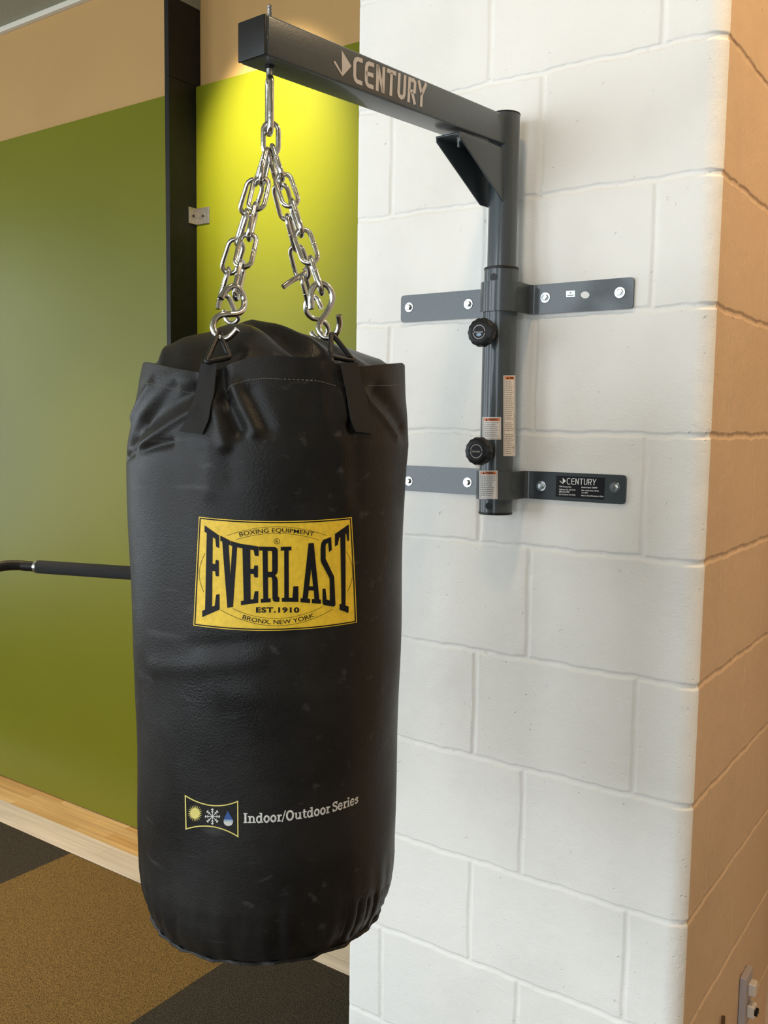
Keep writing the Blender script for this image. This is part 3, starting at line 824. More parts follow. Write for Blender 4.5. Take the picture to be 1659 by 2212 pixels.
def disp(phi, z):
    phi = (phi+PI) % (2*PI)-PI
    u = phi*.17; s = 0
    for (u0, z0, u1, z1, amp, w, w2) in CR:
        if abs(z-(z0+z1)/2) > .12 or abs(u-(u0+u1)/2) > .16: continue
        dx, dz = u1-u0, z1-z0; L = dx*dx+dz*dz
        t = ((u-u0)*dx+(z-z0)*dz)/L; tc_ = min(1, max(0, t))
        e = (u-u0-tc_*dx)**2+(z-z0-tc_*dz)**2
        s += amp*math.exp(-e/(w*w))
    # slow lumps in the stuffing
    lump = .0010*math.sin(phi*3+z*17)+.0008*math.sin(phi*5-z*29+1)
    k = min(1, max(0, (abs(phi)-.2)/.9))
    edge = max(0, min(1, (-1.13-z)/.06)); k = max(k*.5+.25, 0)
    s += lump*k
    s += -.0012*edge*math.sin(phi*31)*math.sin(phi*7+1)
    return s
rimpx = [(312, 782), (330, 785), (380, 796), (430, 805), (462, 800), (480, 792), (510, 781), (538, 773), (600, 767), (646, 772), (696, 771), (723, 784), (769, 792), (833, 786), (868, 784)]
_rim = np.array([px_phiz(*p) for p in rimpx])
def zrim(phi):
    p = (phi+PI) % (2*PI)-PI
    if p < _rim[0, 0]: return float(np.interp(p, [-2.6, _rim[0, 0]], [-.535, _rim[0, 1]]))
    if p > _rim[-1, 0]: return float(np.interp(p, [_rim[-1, 0], 2.6], [_rim[-1, 1], -.535]))
    return float(np.interp(p, _rim[:, 0], _rim[:, 1]))
def bag(phi, z, off=0.0):
    o = Oz(z); R = Rz(z)+disp(phi, z)+off
    return np.array([BX, BY, z])+TV*(o+R*math.sin(phi))+NV*(R*math.cos(phi))-np.array([0, 0, 0])
pb = thing('punching_bag', (BX, BY, -1.235), 'black vinyl heavy punching bag with yellow logo hanging from chains', 'punching bag')
ZB = -1.2335
NP = 420
mb = MB(); vs = []; rows = []
K = 210
for j in range(K+1):
    f = j/K
    for i in range(NP):
        phi = 2*PI*i/NP
        zt_ = zrim(phi); z = ZB+(zt_-ZB)*f
        vs.append(bag(phi, z))
# inner wall of the rim, folding down
for j in range(1, 8):
    for i in range(NP):
        phi = 2*PI*i/NP; zt_ = zrim(phi); z = zt_-.06*(j-1)/6.0
        vs.append(bag(phi, z, -.0035))
nr = K+1+7
fs = []
for j in range(nr-1):
    for i in range(NP):
        i2 = (i+1) % NP; fs.append((j*NP+i, j*NP+i2, (j+1)*NP+i2, (j+1)*NP+i))
mb.add(vs, fs)
body = mb.build('body', M_VINYL, pb, smooth=True, auto=1.2, recalc=False)
# bottom: seam flange and sagging disc
mb = MB(); vs = []
prof = [(.1530, 0), (.1545, -.0012), (.1548, -.0035), (.1505, -.004), (.1490, -.001), (.140, -.004), (.10, -.010), (.05, -.014), (.005, -.015)]
for r, h in prof:
    for i in range(180):
        phi = 2*PI*i/180; rr = r+(.0012*math.sin(phi*23)+.0008*math.sin(phi*41) if r > .15 else 0)
        vs.append(np.array([BX, BY, ZB+h+(.0008*math.sin(phi*17) if r > .15 else 0)])+TV*(.001+rr*math.sin(phi))+NV*(rr*math.cos(phi)))
fs = [(j*180+i, j*180+(i+1) % 180, (j+1)*180+(i+1) % 180, (j+1)*180+i) for j in range(len(prof)-1) for i in range(180)]
fs.append(tuple((len(prof)-1)*180+i for i in range(180)))
mb.add(vs, fs).build('base_panel', M_VINYL, pb, smooth=True, auto=.9)
# bunched cover on top
outl = [(333, 786), (343, 782), (356, 749), (372, 744), (430, 722), (476, 707), (530, 696), (545, 694.5), (557, 698), (607, 714), (669, 730), (761, 757), (819, 776), (833, 786)]
def tz(p, k): 
    q = pk(p[0], p[1], k); return float((q-np.array([BX, BY, 0]))@TV), float(q[2])
KR = -.03
rid = np.array([tz(p, KR) for p in outl])
mb = MB(); vs = []; nt_, nk = 110, 70
for i in range(nt_+1):
    t = rid[0, 0]-.004+(rid[-1, 0]-rid[0, 0]+.008)*i/nt_
    zr = float(np.interp(t, rid[:, 0], rid[:, 1])); zr = min(zr, 9)
    for j in range(nk+1):
        kk = -.150+.300*j/nk
        R = .158; tt = (t-.008)
        km = math.sqrt(max(R*R-tt*tt, .0001)); k2 = kk/.150*km
        base = -.590
        if k2 > KR: q = (k2-KR)/max(km-KR, .01)
        else: q = (KR-k2)/max(km+KR, .01)
        prof_ = (1-q**2.2) if k2 > KR else (1-q**1.7)
        z = base+(zr-base)*max(prof_, 0)
        # soft folds running down from the crown towards the camera side
        win = math.exp(-((q-.45)/.35)**2)
        cf = t-(-.022+.16*q)
        z += win*(.010*math.exp(-(cf/.014)**2)-.010*math.exp(-((cf+.030)/.013)**2)+.005*math.exp(-((cf-.045)/.014)**2)-.006*math.exp(-((t+.075)/.012)**2)+.004*math.exp(-((t+.105)/.012)**2))
        z += .0010*math.sin(t*90+k2*50)*win
        p = np.array([BX, BY, 0])+TV*t+NV*k2; vs.append((p[0], p[1], z))
fs = [(i*(nk+1)+j, i*(nk+1)+j+1, (i+1)*(nk+1)+j+1, (i+1)*(nk+1)+j) for i in range(nt_) for j in range(nk)]
mb.add(vs, fs).build('top_cover', M_VINYL, pb, smooth=True)
# hem stitching
def phiz_curve(pts, n=60):
    P = np.array([px_phiz(*p) for p in pts]); x = np.linspace(0, len(P)-1, n)
    return [(float(np.interp(a, range(len(P)), P[:, 0])), float(np.interp(a, range(len(P)), P[:, 1]))) for a in x]
for seg_ in ([(303, 827), (330, 829), (360, 837), (415, 851)], [(482, 845), (500, 834), (530, 822), (570, 817), (610, 819), (680, 822), (725, 833)], [(795, 833), (830, 833), (866, 831)]):
    cv = phiz_curve(seg_, 90); mb = MB()
    for a, b in zip(cv[0::2], cv[1::2]):
        mb.tube([bag(a[0], a[1], .0001), bag(b[0], b[1], .0001)], .0004, seg=5)
    mb.build('hem_stitching', M_STITCH, pb)
# webbing straps and wire rings
def webstrap(quad, lift):
    """quad of (phi,z): list of left/right pairs from top to bottom"""
    mb = MB(); vs = []; n = len(quad); W_ = 7
    for idx, (l, r_) in enumerate(quad):
        for i in range(W_):
            f = i/(W_-1); phi = l[0]+(r_[0]-l[0])*f; z = l[1]+(r_[1]-l[1])*f
            R = Rz(z)+lift[idx]+max(0, disp(phi, z)*.5)
            o = Oz(z); p = np.array([BX, BY, z])+TV*(o+R*math.sin(phi))+NV*R*math.cos(phi); vs.append(p)
        for i in range(W_):
            f = i/(W_-1); phi = l[0]+(r_[0]-l[0])*f; z = l[1]+(r_[1]-l[1])*f
            R = Rz(z)+lift[idx]+max(0, disp(phi, z)*.5)-.0022
            o = Oz(z); p = np.array([BX, BY, z])+TV*(o+R*math.sin(phi))+NV*R*math.cos(phi); vs.append(p)
    fs = []; w2 = 2*W_
    for j in range(n-1):
        for i in range(W_-1):
            fs.append((j*w2+i, j*w2+i+1, (j+1)*w2+i+1, (j+1)*w2+i))
            fs.append((j*w2+W_+i, (j+1)*w2+W_+i, (j+1)*w2+W_+i+1, j*w2+W_+i+1))
        fs.append((j*w2, (j+1)*w2, (j+1)*w2+W_, j*w2+W_)); fs.append((j*w2+W_-1, j*w2+w2-1, (j+1)*w2+w2-1, (j+1)*w2+W_-1))
    fs.append(tuple(list(range(W_))+list(range(w2-1, W_-1, -1))))
    b = (n-1)*w2; fs.append(tuple([b+i for i in range(W_-1, -1, -1)]+[b+W_+i for i in range(W_)]))
    return mb.add(vs, fs).build('strap', M_WEB, pb, smooth=True, auto=.6)
def dense(q, n=14):
    out = []; m_ = len(q)
    for a in np.linspace(0, m_-1, n):
        i = min(int(a), m_-2); f = a-i
        l = tuple(q[i][0][k]*(1-f)+q[i+1][0][k]*f for k in (0, 1)); r_ = tuple(q[i][1][k]*(1-f)+q[i+1][1][k]*f for k in (0, 1)); out.append((l, r_))
    return out
PZ = px_phiz
ql = dense([(PZ(440, 786), PZ(474, 785)), (PZ(428, 852), PZ(466, 853)), (PZ(412, 900), PZ(456, 905)), (PZ(392, 932), PZ(442, 937))])
s1 = webstrap(ql, np.linspace(.006, .0042, 14))
qr = dense([(PZ(731, 784), PZ(765, 783)), (PZ(744, 848), PZ(783, 849)), (PZ(753, 905), PZ(797, 905)), (PZ(765, 932), PZ(806, 938))])
s2 = webstrap(qr, np.linspace(.006, .0042, 14))
phl = sum(q[0] for q in ql[0])/2; phr = sum(q[0] for q in qr[0])/2
for ph in (phl+PI, phr+PI):
    qq = [((ph-.1, -.535-.0125*i), (ph+.1, -.535-.0125*i)) for i in range(12)]
    webstrap(qq, [.0045]*12)
RINGR = .0031
apL = pk(474, 716, .128); apR = pk(716, 719, .118)
def ringwire(ap, A, B, col=M_BLKPL):
    pts = [ap+(A-ap)*.06+np.array([0, 0, -.000]), A+(ap-A)*.06, A+(B-A)*.08, B+(A-B)*.08, B+(ap-B)*.06, ap+(B-ap)*.06]
    pp = []
    n = len(pts)
    for i in range(n):
        a, b = pts[i], pts[(i+1) % n]
        for k in range(6): pp.append(a+(b-a)*k/6)
    return MB().tube(pp, RINGR, closed=True, seg=10).build('ring', col, pb, smooth=True)
ringwire(apL, pk(445, 783, .158), pk(497, 772, .150))
mb = MB().tube([pk(497, 772, .150), pk(492, 780, .155), pk(476, 787, .160), pk(474, 830, .165)], RINGR, seg=8); 
ringwire(apR, pk(713, 770, .135), pk(764, 780, .118))
tag(MB().tube([pk(713, 768, .135), pk(718, 782, .142), pk(731, 796, .146), pk(745, 852, .136)], RINGR, seg=8).build('ring', M_BLKPL, pb, smooth=True), 'lower leg of the black wire ring')
# far rings: stand on the far side of the rim
def farring(ph, ap):
    A = bag(ph-.10, -.533, .004); B = bag(ph+.10, -.533, .004); return ringwire(ap, A, B)
apA = pk(508, 712, -.085); apD = pk(684, 733, -.105)
farring(phr+PI, apA); farring(phl+PI, apD)

# ---- printed logo and lettering
LS = 400/1659.
def labmap(off):
    def f(x, y):
        ph, z = px_phiz(390+x*LS, 1090+y*LS); return bag(ph, z, off)
    return f
def q3(y0, ym, y1, a): return y0*(1-a)*(1-2*a)+4*ym*a*(1-a)+y1*a*(2*a-1)
def labc(a, b):
    xt = 165+a*1367; yt = q3(108, 148, 112, a); xb = 115+a*1462; yb = q3(1083, 1130, 1055, a)
    return xt*(1-b)+xb*b, yt*(1-b)+yb*b
mb = MB()
tess([[(0, 0), (1, 0), (1, 1), (0, 1)]], lambda a, b: labmap(.0004)(*labc(a, b)), mb, 0, .04)
ia, ib = .0095, .014
tess(stroke([(ia, ib), (1-ia, ib), (1-ia, 1-ib), (ia, 1-ib)], .0075, True)[0::2], lambda a, b: labmap(.0007)(*labc(a, b)), mb, 1, .04)
for e in ([(ia-.0035, ib-.006), (ia+.0035, ib-.006), (ia+.0035, 1-ib+.006), (ia-.0035, 1-ib+.006)], [(1-ia-.0035, ib-.006), (1-ia+.0035, ib-.006), (1-ia+.0035, 1-ib+.006), (1-ia-.0035, 1-ib+.006)],
          [(ia, ib-.006), (1-ia, ib-.006), (1-ia, ib+.005), (ia, ib+.005)], [(ia, 1-ib-.005), (1-ia, 1-ib-.005), (1-ia, 1-ib+.006), (ia, 1-ib+.006)]):
    tess([e], lambda a, b: labmap(.0007)(*labc(a, b)), mb, 1, .04)
topc = np.array([(200, 178), (220, 187), (345, 275), (360, 277), (450, 325), (530, 348), (700, 375), (870, 380), (1000, 374), (1150, 345), (1190, 343), (1252, 330), (1275, 315), (1358, 285), (1380, 262), (1500, 178)])
botc = np.array([(195, 1008), (350, 940), (420, 925), (470, 918), (545, 900), (700, 880), (890, 870), (1050, 872), (1252, 888), (1270, 897), (1382, 915), (1420, 940), (1505, 972)])
GL = {
 'E': ([(0, 0), (1, 0), (1, .17), (.80, .17), (.74, .075), (.56, .075), (.56, .40), (.74, .40), (.78, .34), (.97, .34), (.97, .55), (.78, .55), (.74, .49), (.56, .49), (.56, .925), (.72, .925), (.80, .79), (1, .79), (1, 1), (0, 1), (0, .93), (.16, .93), (.16, .07), (0, .07)], None),
 'V': ([(0, 0), (.52, 0), (.52, .07), (.43, .07), (.52, .52), (.62, .07), (.54, .07), (.54, 0), (1, 0), (1, .07), (.87, .07), (.65, 1), (.36, 1), (.10, .07), (0, .07)], None),
 'L': ([(0, 0), (.62, 0), (.62, .07), (.46, .07), (.46, .925), (.66, .925), (.72, .72), (1, .72), (1, 1), (.06, 1), (.06, .93), (.2, .93), (.2, .07), (0, .07)], None),
 'S': ([(0, .10), (.06, .03), (.2, 0), (.80, 0), (.83, .19), (.62, .21), (.56, .07), (.40, .08), (.37, .11), (.37, .30), (.95, .58), (1, .97), (.90, 1), (.70, 1), (.20, 1), (.13, .97), (.13, .75), (.34, .75), (.41, .91), (.60, .92), (.63, .90), (.63, .60), (.08, .36), (0, .30)], None),
 'T': ([(0, 0), (1, 0), (1, .18), (.88, .18), (.80, .085), (.74, .085), (.74, .925), (.96, .925), (.96, 1), (.32, 1), (.32, .925), (.45, .925), (.38, .085), (.30, .085), (.2, .17), (0, .17)], None),
 'R': ([(0, 0), (.80, 0), (.90, .03), (.92, .08), (.92, .42), (.88, .48), (.78, .52), (.88, .56), (.92, .62), (.92, .90), (1, .92), (1, 1), (.80, 1), (.68, .98), (.64, .93), (.64, .60), (.60, .55), (.42, .55), (.42, .93), (.55, .93), (.55, 1), (.04, 1), (.04, .93), (.17, .93), (.17, .07), (0, .07)], [(.42, .075), (.62, .075), (.64, .10), (.64, .42), (.62, .45), (.42, .45)]),
 'A': ([(.40, 0), (.66, 0), (.93, .93), (1, .93), (1, 1), (.56, 1), (.56, .93), (.68, .93), (.66, .79), (.40, .79), (.36, .93), (.47, .93), (.47, 1), (0, 1), (0, .93), (.1, .93)], [(.43, .72), (.62, .72), (.535, .42)])}
def keyhole(outer, hole):
    if not hole: return outer
    best = min(((ox-hx)**2+(oy-hy)**2, i, j) for i, (ox, oy) in enumerate(outer) for j, (hx, hy) in enumerate(hole))
    _, i, j = best
    def area2(p): return sum(p[k][0]*p[(k+1) % len(p)][1]-p[(k+1) % len(p)][0]*p[k][1] for k in range(len(p)))
    h = hole if area2(hole)*area2(outer) < 0 else hole[::-1]
    j = h.index(hole[j]); e = 1e-4
    h2 = h[j:]+h[:j]
    return outer[:i+1]+h2+[(h2[0][0]+e, h2[0][1]+e)]+[(outer[i][0]+e, outer[i][1]+e)]+outer[i+1:]
def hfill(outer, hole, mapf, mb, m, step):
    """outline with a hole, filled through a 2D curve so the hole stays open"""
    cu = bpy.data.curves.new('h', 'CURVE'); cu.dimensions = '2D'; cu.fill_mode = 'BOTH'
    for pl in (outer, hole):
        if not pl: continue
        sp = cu.splines.new('POLY'); sp.points.add(len(pl)-1); sp.use_cyclic_u = True
        for i, p in enumerate(pl): sp.points[i].co = (p[0], p[1], 0, 1)
    ob = bpy.data.objects.new('h', cu); C.objects.link(ob); bpy.context.view_layer.update()
    me = bpy.data.meshes.new_from_object(ob.evaluated_get(bpy.context.evaluated_depsgraph_get()))
    V = [(v.co.x, v.co.y) for v in me.vertices]; P = [[V[i] for i in p.vertices] for p in me.polygons]
    bpy.data.objects.remove(ob); bpy.data.curves.remove(cu); bpy.data.meshes.remove(me)
    tess(P, mapf, mb, m, step)
lm = labmap(.0008)
for ch, xt0, xt1, xb0, xb1 in (('E', 218, 347, 195, 350), ('V', 358, 530, 358, 530), ('E', 527, 700, 542, 695), ('R', 703, 885, 712, 885), ('L', 897, 1050, 897, 1055), ('A', 1073, 1252, 1073, 1254), ('S', 1252, 1370, 1252, 1384), ('T', 1380, 1505, 1380, 1505)):
    def wm(u, v):
        x = (xt0+u*(xt1-xt0))*(1-v)+(xb0+u*(xb1-xb0))*v
        a = float(np.interp(x, topc[:, 0], topc[:, 1])); b = float(np.interp(x, botc[:, 0], botc[:, 1]))
        return lm(x, a+(b-a)*v)
    hfill(*GL[ch], wm, mb, 1, .125)
def quadc(p0, pm, p1):
    """quadratic through three points: y as a function of x"""
    A_ = np.array([[p[0]**2, p[0], 1] for p in (p0, pm, p1)], float); cf = np.linalg.solve(A_, np.array([p[1] for p in (p0, pm, p1)], float))
    return lambda x: cf[0]*x*x+cf[1]*x+cf[2]
def arcline(p0, pm, p1, w=3.2):
    g = quadc(p0, pm, p1); xs = np.linspace(p0[0], p1[0], 40)
    tess(stroke([(x, g(x)) for x in xs], w), lm, mb, 1)
arcline((415, 278), (860, 198), (1310, 278)); arcline((500, 312), (870, 257), (1240, 318))
arcline((360, 943), (850, 1085), (1360, 935)); arcline((465, 931), (850, 1020), (1272, 912))
for (p0, pm, p1) in (((222, 437), (170, 600), (212, 785)), ((1480, 420), (1535, 600), (1488, 778))):
    g = quadc((p0[1], p0[0]), (pm[1], pm[0]), (p1[1], p1[0])); ys = np.linspace(p0[1], p1[1], 24)
    tess(stroke([(g(y), y) for y in ys], 3), lm, mb, 1)
def arctext(txt, x0, x1, base, h, bold=0.0, spacing=1.0, m=1, mp=None):
    def f(x, y):
        X = x0+x*(x1-x0); s_ = (base(X+2)-base(X-2))/4; L = math.hypot(1, s_)
        return (mp or lm)(X+s_/L*y*h, base(X)-y*h/L)
    text_map(txt, f, mb, m, bold, spacing)
arctext('BOXING EQUIPMENT', 532, 1190, quadc((532, 287), (860, 248), (1190, 284)), 40, .004)
arctext('BRONX, NEW YORK', 552, 1200, quadc((552, 1022), (850, 1071), (1200, 1004)), 40, .004)
arctext('EST.1910', 676, 1062, lambda x: 965, 46, .035, 1.1)
tess(stroke(ell(862, 328, 25, 25, n=24)[:-1], 4, True), lm, mb, 1)
arctext('R', 852, 873, lambda x: 343, 30, .01)
logo = mb.build('logo_label', [M_YEL, M_BLKPR], pb, recalc=True)
tag(logo, 'yellow logo patch with black lettering')
# lower line: icon frame and lettering
S2 = 420/1659.
def lm2(x, y):
    ph, z = px_phiz(380+x*S2, 1670+y*S2); return bag(ph, z, .0005)
mb = MB()
tp = quadc((82, 192), (325, 277), (528, 240)); bt = quadc((85, 478), (280, 453), (530, 540))
fr = [(x, tp(x)) for x in np.linspace(82, 528, 24)]+[(x, bt(x)) for x in np.linspace(530, 85, 24)]
tess(stroke(fr, 10, True), lm2, mb, 0)
tess([ell(163, 343, 40, 45, n=28)[:-1]], lm2, mb, 0)
for i in range(22):
    a = 2*PI*i/22; w_ = .105
    tess([[(163+38*math.cos(a-w_), 343+43*math.sin(a-w_)), (163+63*math.cos(a), 343+74*math.sin(a)), (163+38*math.cos(a+w_), 343+43*math.sin(a+w_))]], lm2, mb, 0)
for i in range(8):
    a = 2*PI*i/8+PI/2; ca, sa = math.cos(a), math.sin(a)
    tess(stroke([(312, 370), (312+62*ca, 370+66*sa)], 6), lm2, mb, 1)
    for rr in (34, 52):
        for sg in (-1, 1):
            b_ = a+sg*.9; p = (312+rr*ca, 370+rr*sa); tess(stroke([p, (p[0]+14*math.cos(b_), p[1]+14*math.sin(b_))], 6), lm2, mb, 1)
    tess([ell(312+58*ca, 370+62*sa, 8, 8, n=8)[:-1]], lm2, mb, 1)
drop = [(443, 318), (455, 345), (472, 368)]; 
tess([[(443, 318), (457, 345), (474, 372), (484, 395), (410, 395), (418, 372), (432, 345)]], lm2, mb, 2)
tess([[(410, 395), (484, 395), (489, 410), (407, 410)]], lm2, mb, 3)
tess([[(407, 410), (489, 410), (484, 432), (470, 446), (447, 452), (424, 445), (411, 430)]], lm2, mb, 1)
# slab serif lettering
def rect(x0, y0, x1, y1): return [(x0, y0), (x1, y0), (x1, y1), (x0, y1)]
def oval(cx, cy, rx, ry, w, a0=0, a1=360): return stroke(ell(cx, cy, rx-w/2, ry-w/2*.85, a0, a1, 20), w)
XH = .70; W1 = .19; SB = .11
def g_n(): return [rect(0, XH-SB, .2, XH), rect(.10, 0, .10+W1, XH), rect(0, 0, .40, SB), rect(.52, 0, .52+W1, .48), rect(.44, 0, .82, SB)]+stroke([(.22, .50), (.36, .62), (.50, .63), (.60, .55), (.615, .44)], W1*.8)
def g_o(): return oval(.32, .35, .33, .38, .185)
def g_d(): return oval(.30, .35, .31, .38, .17)+[rect(.44, 0, .44+W1, 1), rect(.34, 1-SB, .5, 1), rect(.5, 0, .74, SB)]
def g_r(): return [rect(0, XH-SB, .2, XH), rect(.09, 0, .09+W1, XH), rect(0, 0, .42, SB)]+stroke([(.2, .45), (.32, .61), (.50, .62)], .16)
def g_u(): return [rect(0, XH-SB, .28, XH), rect(.09, .15, .09+W1, XH), rect(.52, 0, .52+W1, XH), rect(.42, XH-SB, .6, XH), rect(.55, 0, .82, SB)]+stroke([(.18, .24), (.26, .10), (.42, .08), (.58, .20)], .16)
def g_t(): return [rect(.10, .14, .10+W1, .92), rect(0, XH-SB, .46, XH)]+stroke([(.19, .2), (.27, .08), (.46, .08)], .15)
def g_I(): return [rect(.10, 0, .10+W1+.03, 1), rect(0, 0, .42, SB), rect(0, 1-SB, .42, 1)]
def g_O(): return oval(.42, .5, .43, .53, .20)
def g_sl(): return stroke([(0, -.08), (.36, 1.06)], .12)
def g_S(): return stroke([(.60, .78), (.50, .90), (.30, .92), (.13, .84), (.11, .68), (.25, .57), (.45, .49), (.58, .38), (.57, .19), (.42, .08), (.22, .08), (.09, .20)], .17)+[rect(.54, .68, .63, 1), rect(.04, 0, .13, .32)]
def g_s(): return stroke([(.44, .52), (.34, .62), (.18, .61), (.10, .50), (.18, .41), (.36, .34), (.45, .22), (.36, .09), (.20, .08), (.09, .18)], .15)+[rect(.40, .46, .48, XH), rect(.04, 0, .12, .22)]
def g_e(): return oval(.32, .35, .33, .38, .17, 25, 330)+[rect(.1, .31, .62, .43)]
def g_i(): return [rect(.09, 0, .09+W1, XH), rect(0, XH-SB, .2, XH), rect(0, 0, .38, SB), rect(.07, .80, .30, 1.0)]
word = [(g_I, .48), (g_n, .86), (g_d, .78), (g_o, .70), (g_o, .70), (g_r, .53), (g_sl, .42), (g_O, .90), (g_u, .86), (g_t, .50), (g_d, .78), (g_o, .70), (g_o, .70), (g_r, .56), (None, .20), (g_S, .70), (g_e, .70), (g_r, .52), (g_i, .42), (g_e, .70), (g_s, .52)]
tot = sum(w for _, w in word)
bx_ = np.array([(577, 424), (680, 427), (760, 422), (900, 408), (1000, 396), (1100, 380), (1200, 361), (1300, 336), (1400, 309), (1480, 282), (1555, 252)])
x = 0.0
# letters get narrower towards the right edge of the bag in the photo: spread evenly over the surface instead
pa, pz_ = px_phiz(380+577*S2, 1670+424*S2); pe_, _z = px_phiz(380+1553*S2, 1670+253*S2)
def wordmap(xw, yw):
    ph = pa+(pe_-pa)*xw/tot; z0 = pz_+(_z-pz_)*xw/tot
    return bag(ph, z0+yw*.0118, .0005)
for gf, w in word:
    if gf: tess([[(x+a[0]*1.0, a[1]) for a in q] for q in gf()], wordmap, mb, 1 if True else 0, None)
    x += w
low_l = mb.build('series_lettering', [M_YELP, M_WHTP, M_BLUE, M_BLUE2], pb, recalc=True)
tag(low_l, 'yellow framed weather icons beside white slab lettering')

# ------------------------------------------------------------------ eye bolt, chains and hooks
ebp = armp(LA-.0305, 0, 0); ex, ey = ebp[0], ebp[1]; ztop = float(ebp[2]); zbt = ztop-HA
eb = thing('eye_bolt', (ex, ey, zbt), 'long chrome eye bolt through the end of the grey arm', 'bolt')
mb = MB()
pts = []; rr = []
zz = ztop+.0045; z1 = ztop+.023
while zz < z1:
    pts += [(ex, ey, zz), (ex, ey, zz+.0007)]; rr += [.0031, .0025]; zz += .0014
mb.tube(pts+[(ex, ey, ztop+.004), (ex, ey, zbt-.020)][0:0], rr, seg=14)
MB().tube([(ex, ey, zbt-.004), (ex, ey, zbt-.020)], .0042, seg=16).build('shank', M_CHROME, eb, smooth=True, auto=.9)
mb.build('threaded_end', M_CHROME, eb, smooth=True, auto=.9)
MB().lathe([(.0105, .0006), (.0115, .002), (.0105, .0044), (.0035, .0046)], (ex, ey, ztop), (0, 0, 1), 6).build('nut', M_BLKPL, eb, bevel=0)
mb = MB().lathe([(.0062, -.0003), (.0062, -.002), (.005, -.003)], (ex, ey, zbt-.0006), (0, 0, 1), 24); mb.build('washer', M_BLKPL, eb, smooth=True, auto=.5)
ze0 = zbt-.020; ze1 = pk(585, 288, 0)[2]
hw = .0085; ed = NV*math.cos(.18)+TV*math.sin(.18)
loop = []
cT = np.array([ex, ey, 0])
for a in np.linspace(0, PI, 9): loop.append(cT+ed*hw*math.cos(a)+np.array([0, 0, ze0-hw*.2+hw*.8*math.sin(a)]))
for a in np.linspace(PI, 2*PI, 11): loop.append(cT+ed*hw*math.cos(a)+np.array([0, 0, ze1+hw+.0+hw*math.sin(a)]))
MB().tube(loop, .0041, closed=True, seg=14).build('eye', M_CHROME, eb, smooth=True)
def link_pts(c, ax, side, L, W, n=9):
    """racetrack centred c, long axis ax, width axis side (outer sizes measured on the wire centre)"""
    r = W/2; h = L/2-r; out = []
    for a in np.linspace(0, PI, n): out.append(c+ax*(h+r*math.sin(a))+side*(r*math.cos(a)))
    for a in np.linspace(PI, 2*PI, n): out.append(c-ax*(h-r*math.sin(a))+side*(r*math.cos(a)))
    return out
WR = .0030
def unit(v): return v/np.linalg.norm(v)
def chain(name, p0, p1, nlink, first_face, label, group, tw=0.0, wr=WR, W=.0195, bow=None):
    """p0 = inside top of first link, p1 = inside bottom of the last one"""
    t = thing(name, tuple(p0), label, 'chain', group)
    p0 = np.array(p0); p1 = np.array(p1); D = unit(p1-p0); tot_ = np.linalg.norm(p1-p0)
    pitch = tot_/nlink; L = pitch+2*wr
    fa = unit(TV-D*np.dot(TV, D)); fb = np.cross(D, fa)
    for i in range(nlink):
        c = p0+D*(pitch*(i+.5))
        if bow is not None: c = c+bow*math.sin(PI*(i+.5)/nlink)
        base = 0 if (i % 2 == 0) == first_face else PI/2
        a = base+tw+.10*math.sin(i*2.3)
        side = fa*math.cos(a)+fb*math.sin(a)
        mb = MB().tube(link_pts(c, D, side, L, W), wr, closed=True, seg=12)
        # weld bead on one leg
        q = c+side*W/2; mb.tube([q-D*.0012, q, q+D*.0012], [wr*1.0, wr*1.16, wr*1.0], seg=12)
        mb.build('link', M_CHROME, t, smooth=True)
    return t
# top link hangs in the eye
tl_top = np.array([ex, ey, ze1-.0035+.0035]); 
t = thing('connecting_link', (ex, ey, ze1-.02), 'topmost chrome link joining the eye bolt to the four chains', 'chain link')
cT1 = pk(585, 299, 0)
zt1 = pk(585, 260, 0)[2]; zt2 = pk(585, 340, 0)[2]
MB().tube(link_pts(np.array([cT1[0], cT1[1], (zt1+zt2)/2]), np.array([0, 0, 1.0]), TV, zt1-zt2-.0064, .0185), .0032, closed=True, seg=14).build('link', M_CHROME, t, smooth=True)
GC = 'chains holding up the punching bag'
chain('chain', pk(579, 331, .004), pk(509, 638, .098), 5, False, 'chain running down to the front left hook of the bag', GC, tw=.12)
chain('chain', pk(574, 327, -.006), pk(474, 646, -.070), 5, False, 'outermost chain on the left, running to the far left of the bag', GC, tw=-.05)
chain('chain', pk(589, 323, .004), pk(694, 627, .092), 5, False, 'chain running down to the front right hook of the bag', GC, tw=.1)
chain('chain', pk(586, 333, -.006), pk(672, 660, -.080), 5, False, 'rear right chain, partly hidden behind the front right one', GC, tw=.3)
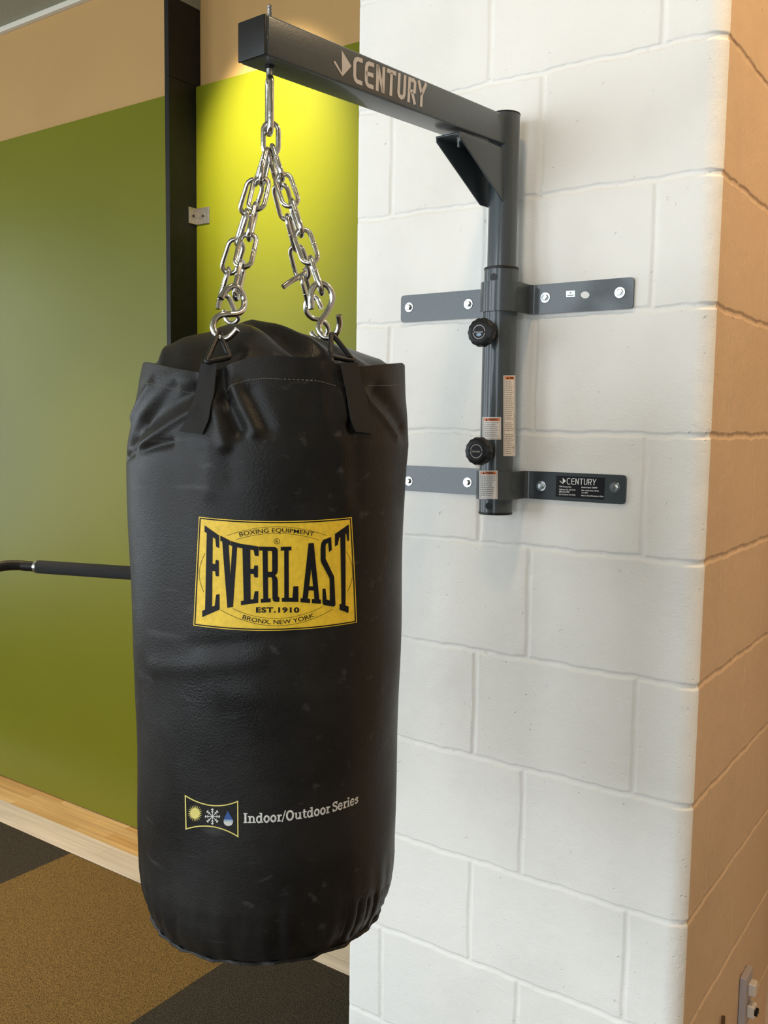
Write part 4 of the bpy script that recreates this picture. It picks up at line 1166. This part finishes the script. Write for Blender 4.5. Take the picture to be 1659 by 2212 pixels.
def hook(name, pts, ks, label, r=.0036, cat='hook', group='S-hooks between chains and bag'):
    P = [pk(x, y, k) for (x, y), k in zip(pts, ks)]
    c = sum(P)/len(P); t = thing(name, tuple(c), label, cat, group)
    MB().tube(smooth_path(P, 5), r, seg=14).build('wire', M_CHROME, t, smooth=True, auto=.9)
    return t
z5 = lambda x, y: (440+.2049*x, 560+.2049*y)
ptsB = [z5(*p) for p in ((183, 415), (215, 350), (290, 290), (360, 300), (410, 370), (428, 450), (412, 530), (350, 572), (260, 580), (180, 588), (115, 640), (98, 715), (128, 790), (190, 838), (255, 828), (310, 785), (352, 738))]
hook('s_hook', ptsB, list(np.linspace(.112, .100, 5))+list(np.linspace(.100, .122, 4))+list(np.linspace(.124, .140, 8)), 'chrome S-hook holding the front left ring of the bag')
ptsC = [z5(*p) for p in ((1132, 525), (1128, 440), (1135, 340), (1175, 272), (1250, 258), (1320, 300), (1358, 390), (1340, 480), (1290, 570), (1235, 650), (1212, 725), (1245, 800), (1310, 832), (1380, 800), (1425, 720), (1432, 650), (1422, 592))]
hook('s_hook', ptsC, list(np.linspace(.100, .094, 8))+list(np.linspace(.096, .122, 9)), 'chrome S-hook holding the front right ring of the bag')
ptsA = [z5(*p) for p in ((150, 525), (165, 440), (205, 385), (260, 400), (300, 480), (330, 560), (365, 620), (330, 668), (275, 672), (235, 625), (215, 540))]
hook('s_hook', ptsA, np.linspace(-.060, -.085, 11), 'S-hook on the outer left chain, behind the front left hook', .0033)
ptsD = [z5(*p) for p in ((1240, 520), (1205, 430), (1150, 395), (1095, 420), (1075, 490), (1092, 570), (1150, 622), (1225, 640), (1290, 680), (1312, 745), (1270, 815), (1200, 835), (1155, 800), (1140, 770))]
hook('s_hook', ptsD, np.linspace(-.080, -.108, 14), 'S-hook on the rear right chain, behind the front right hook', .0036)
hook('open_hook', [z5(*p) for p in ((838, 292), (915, 235), (1000, 188), (1050, 160), (1085, 120), (1060, 85))], [-.05, -.055, -.062, -.068, -.072, -.072], 'short hook end poking out to the left of the rear right chain', .0036, 'hook', None)
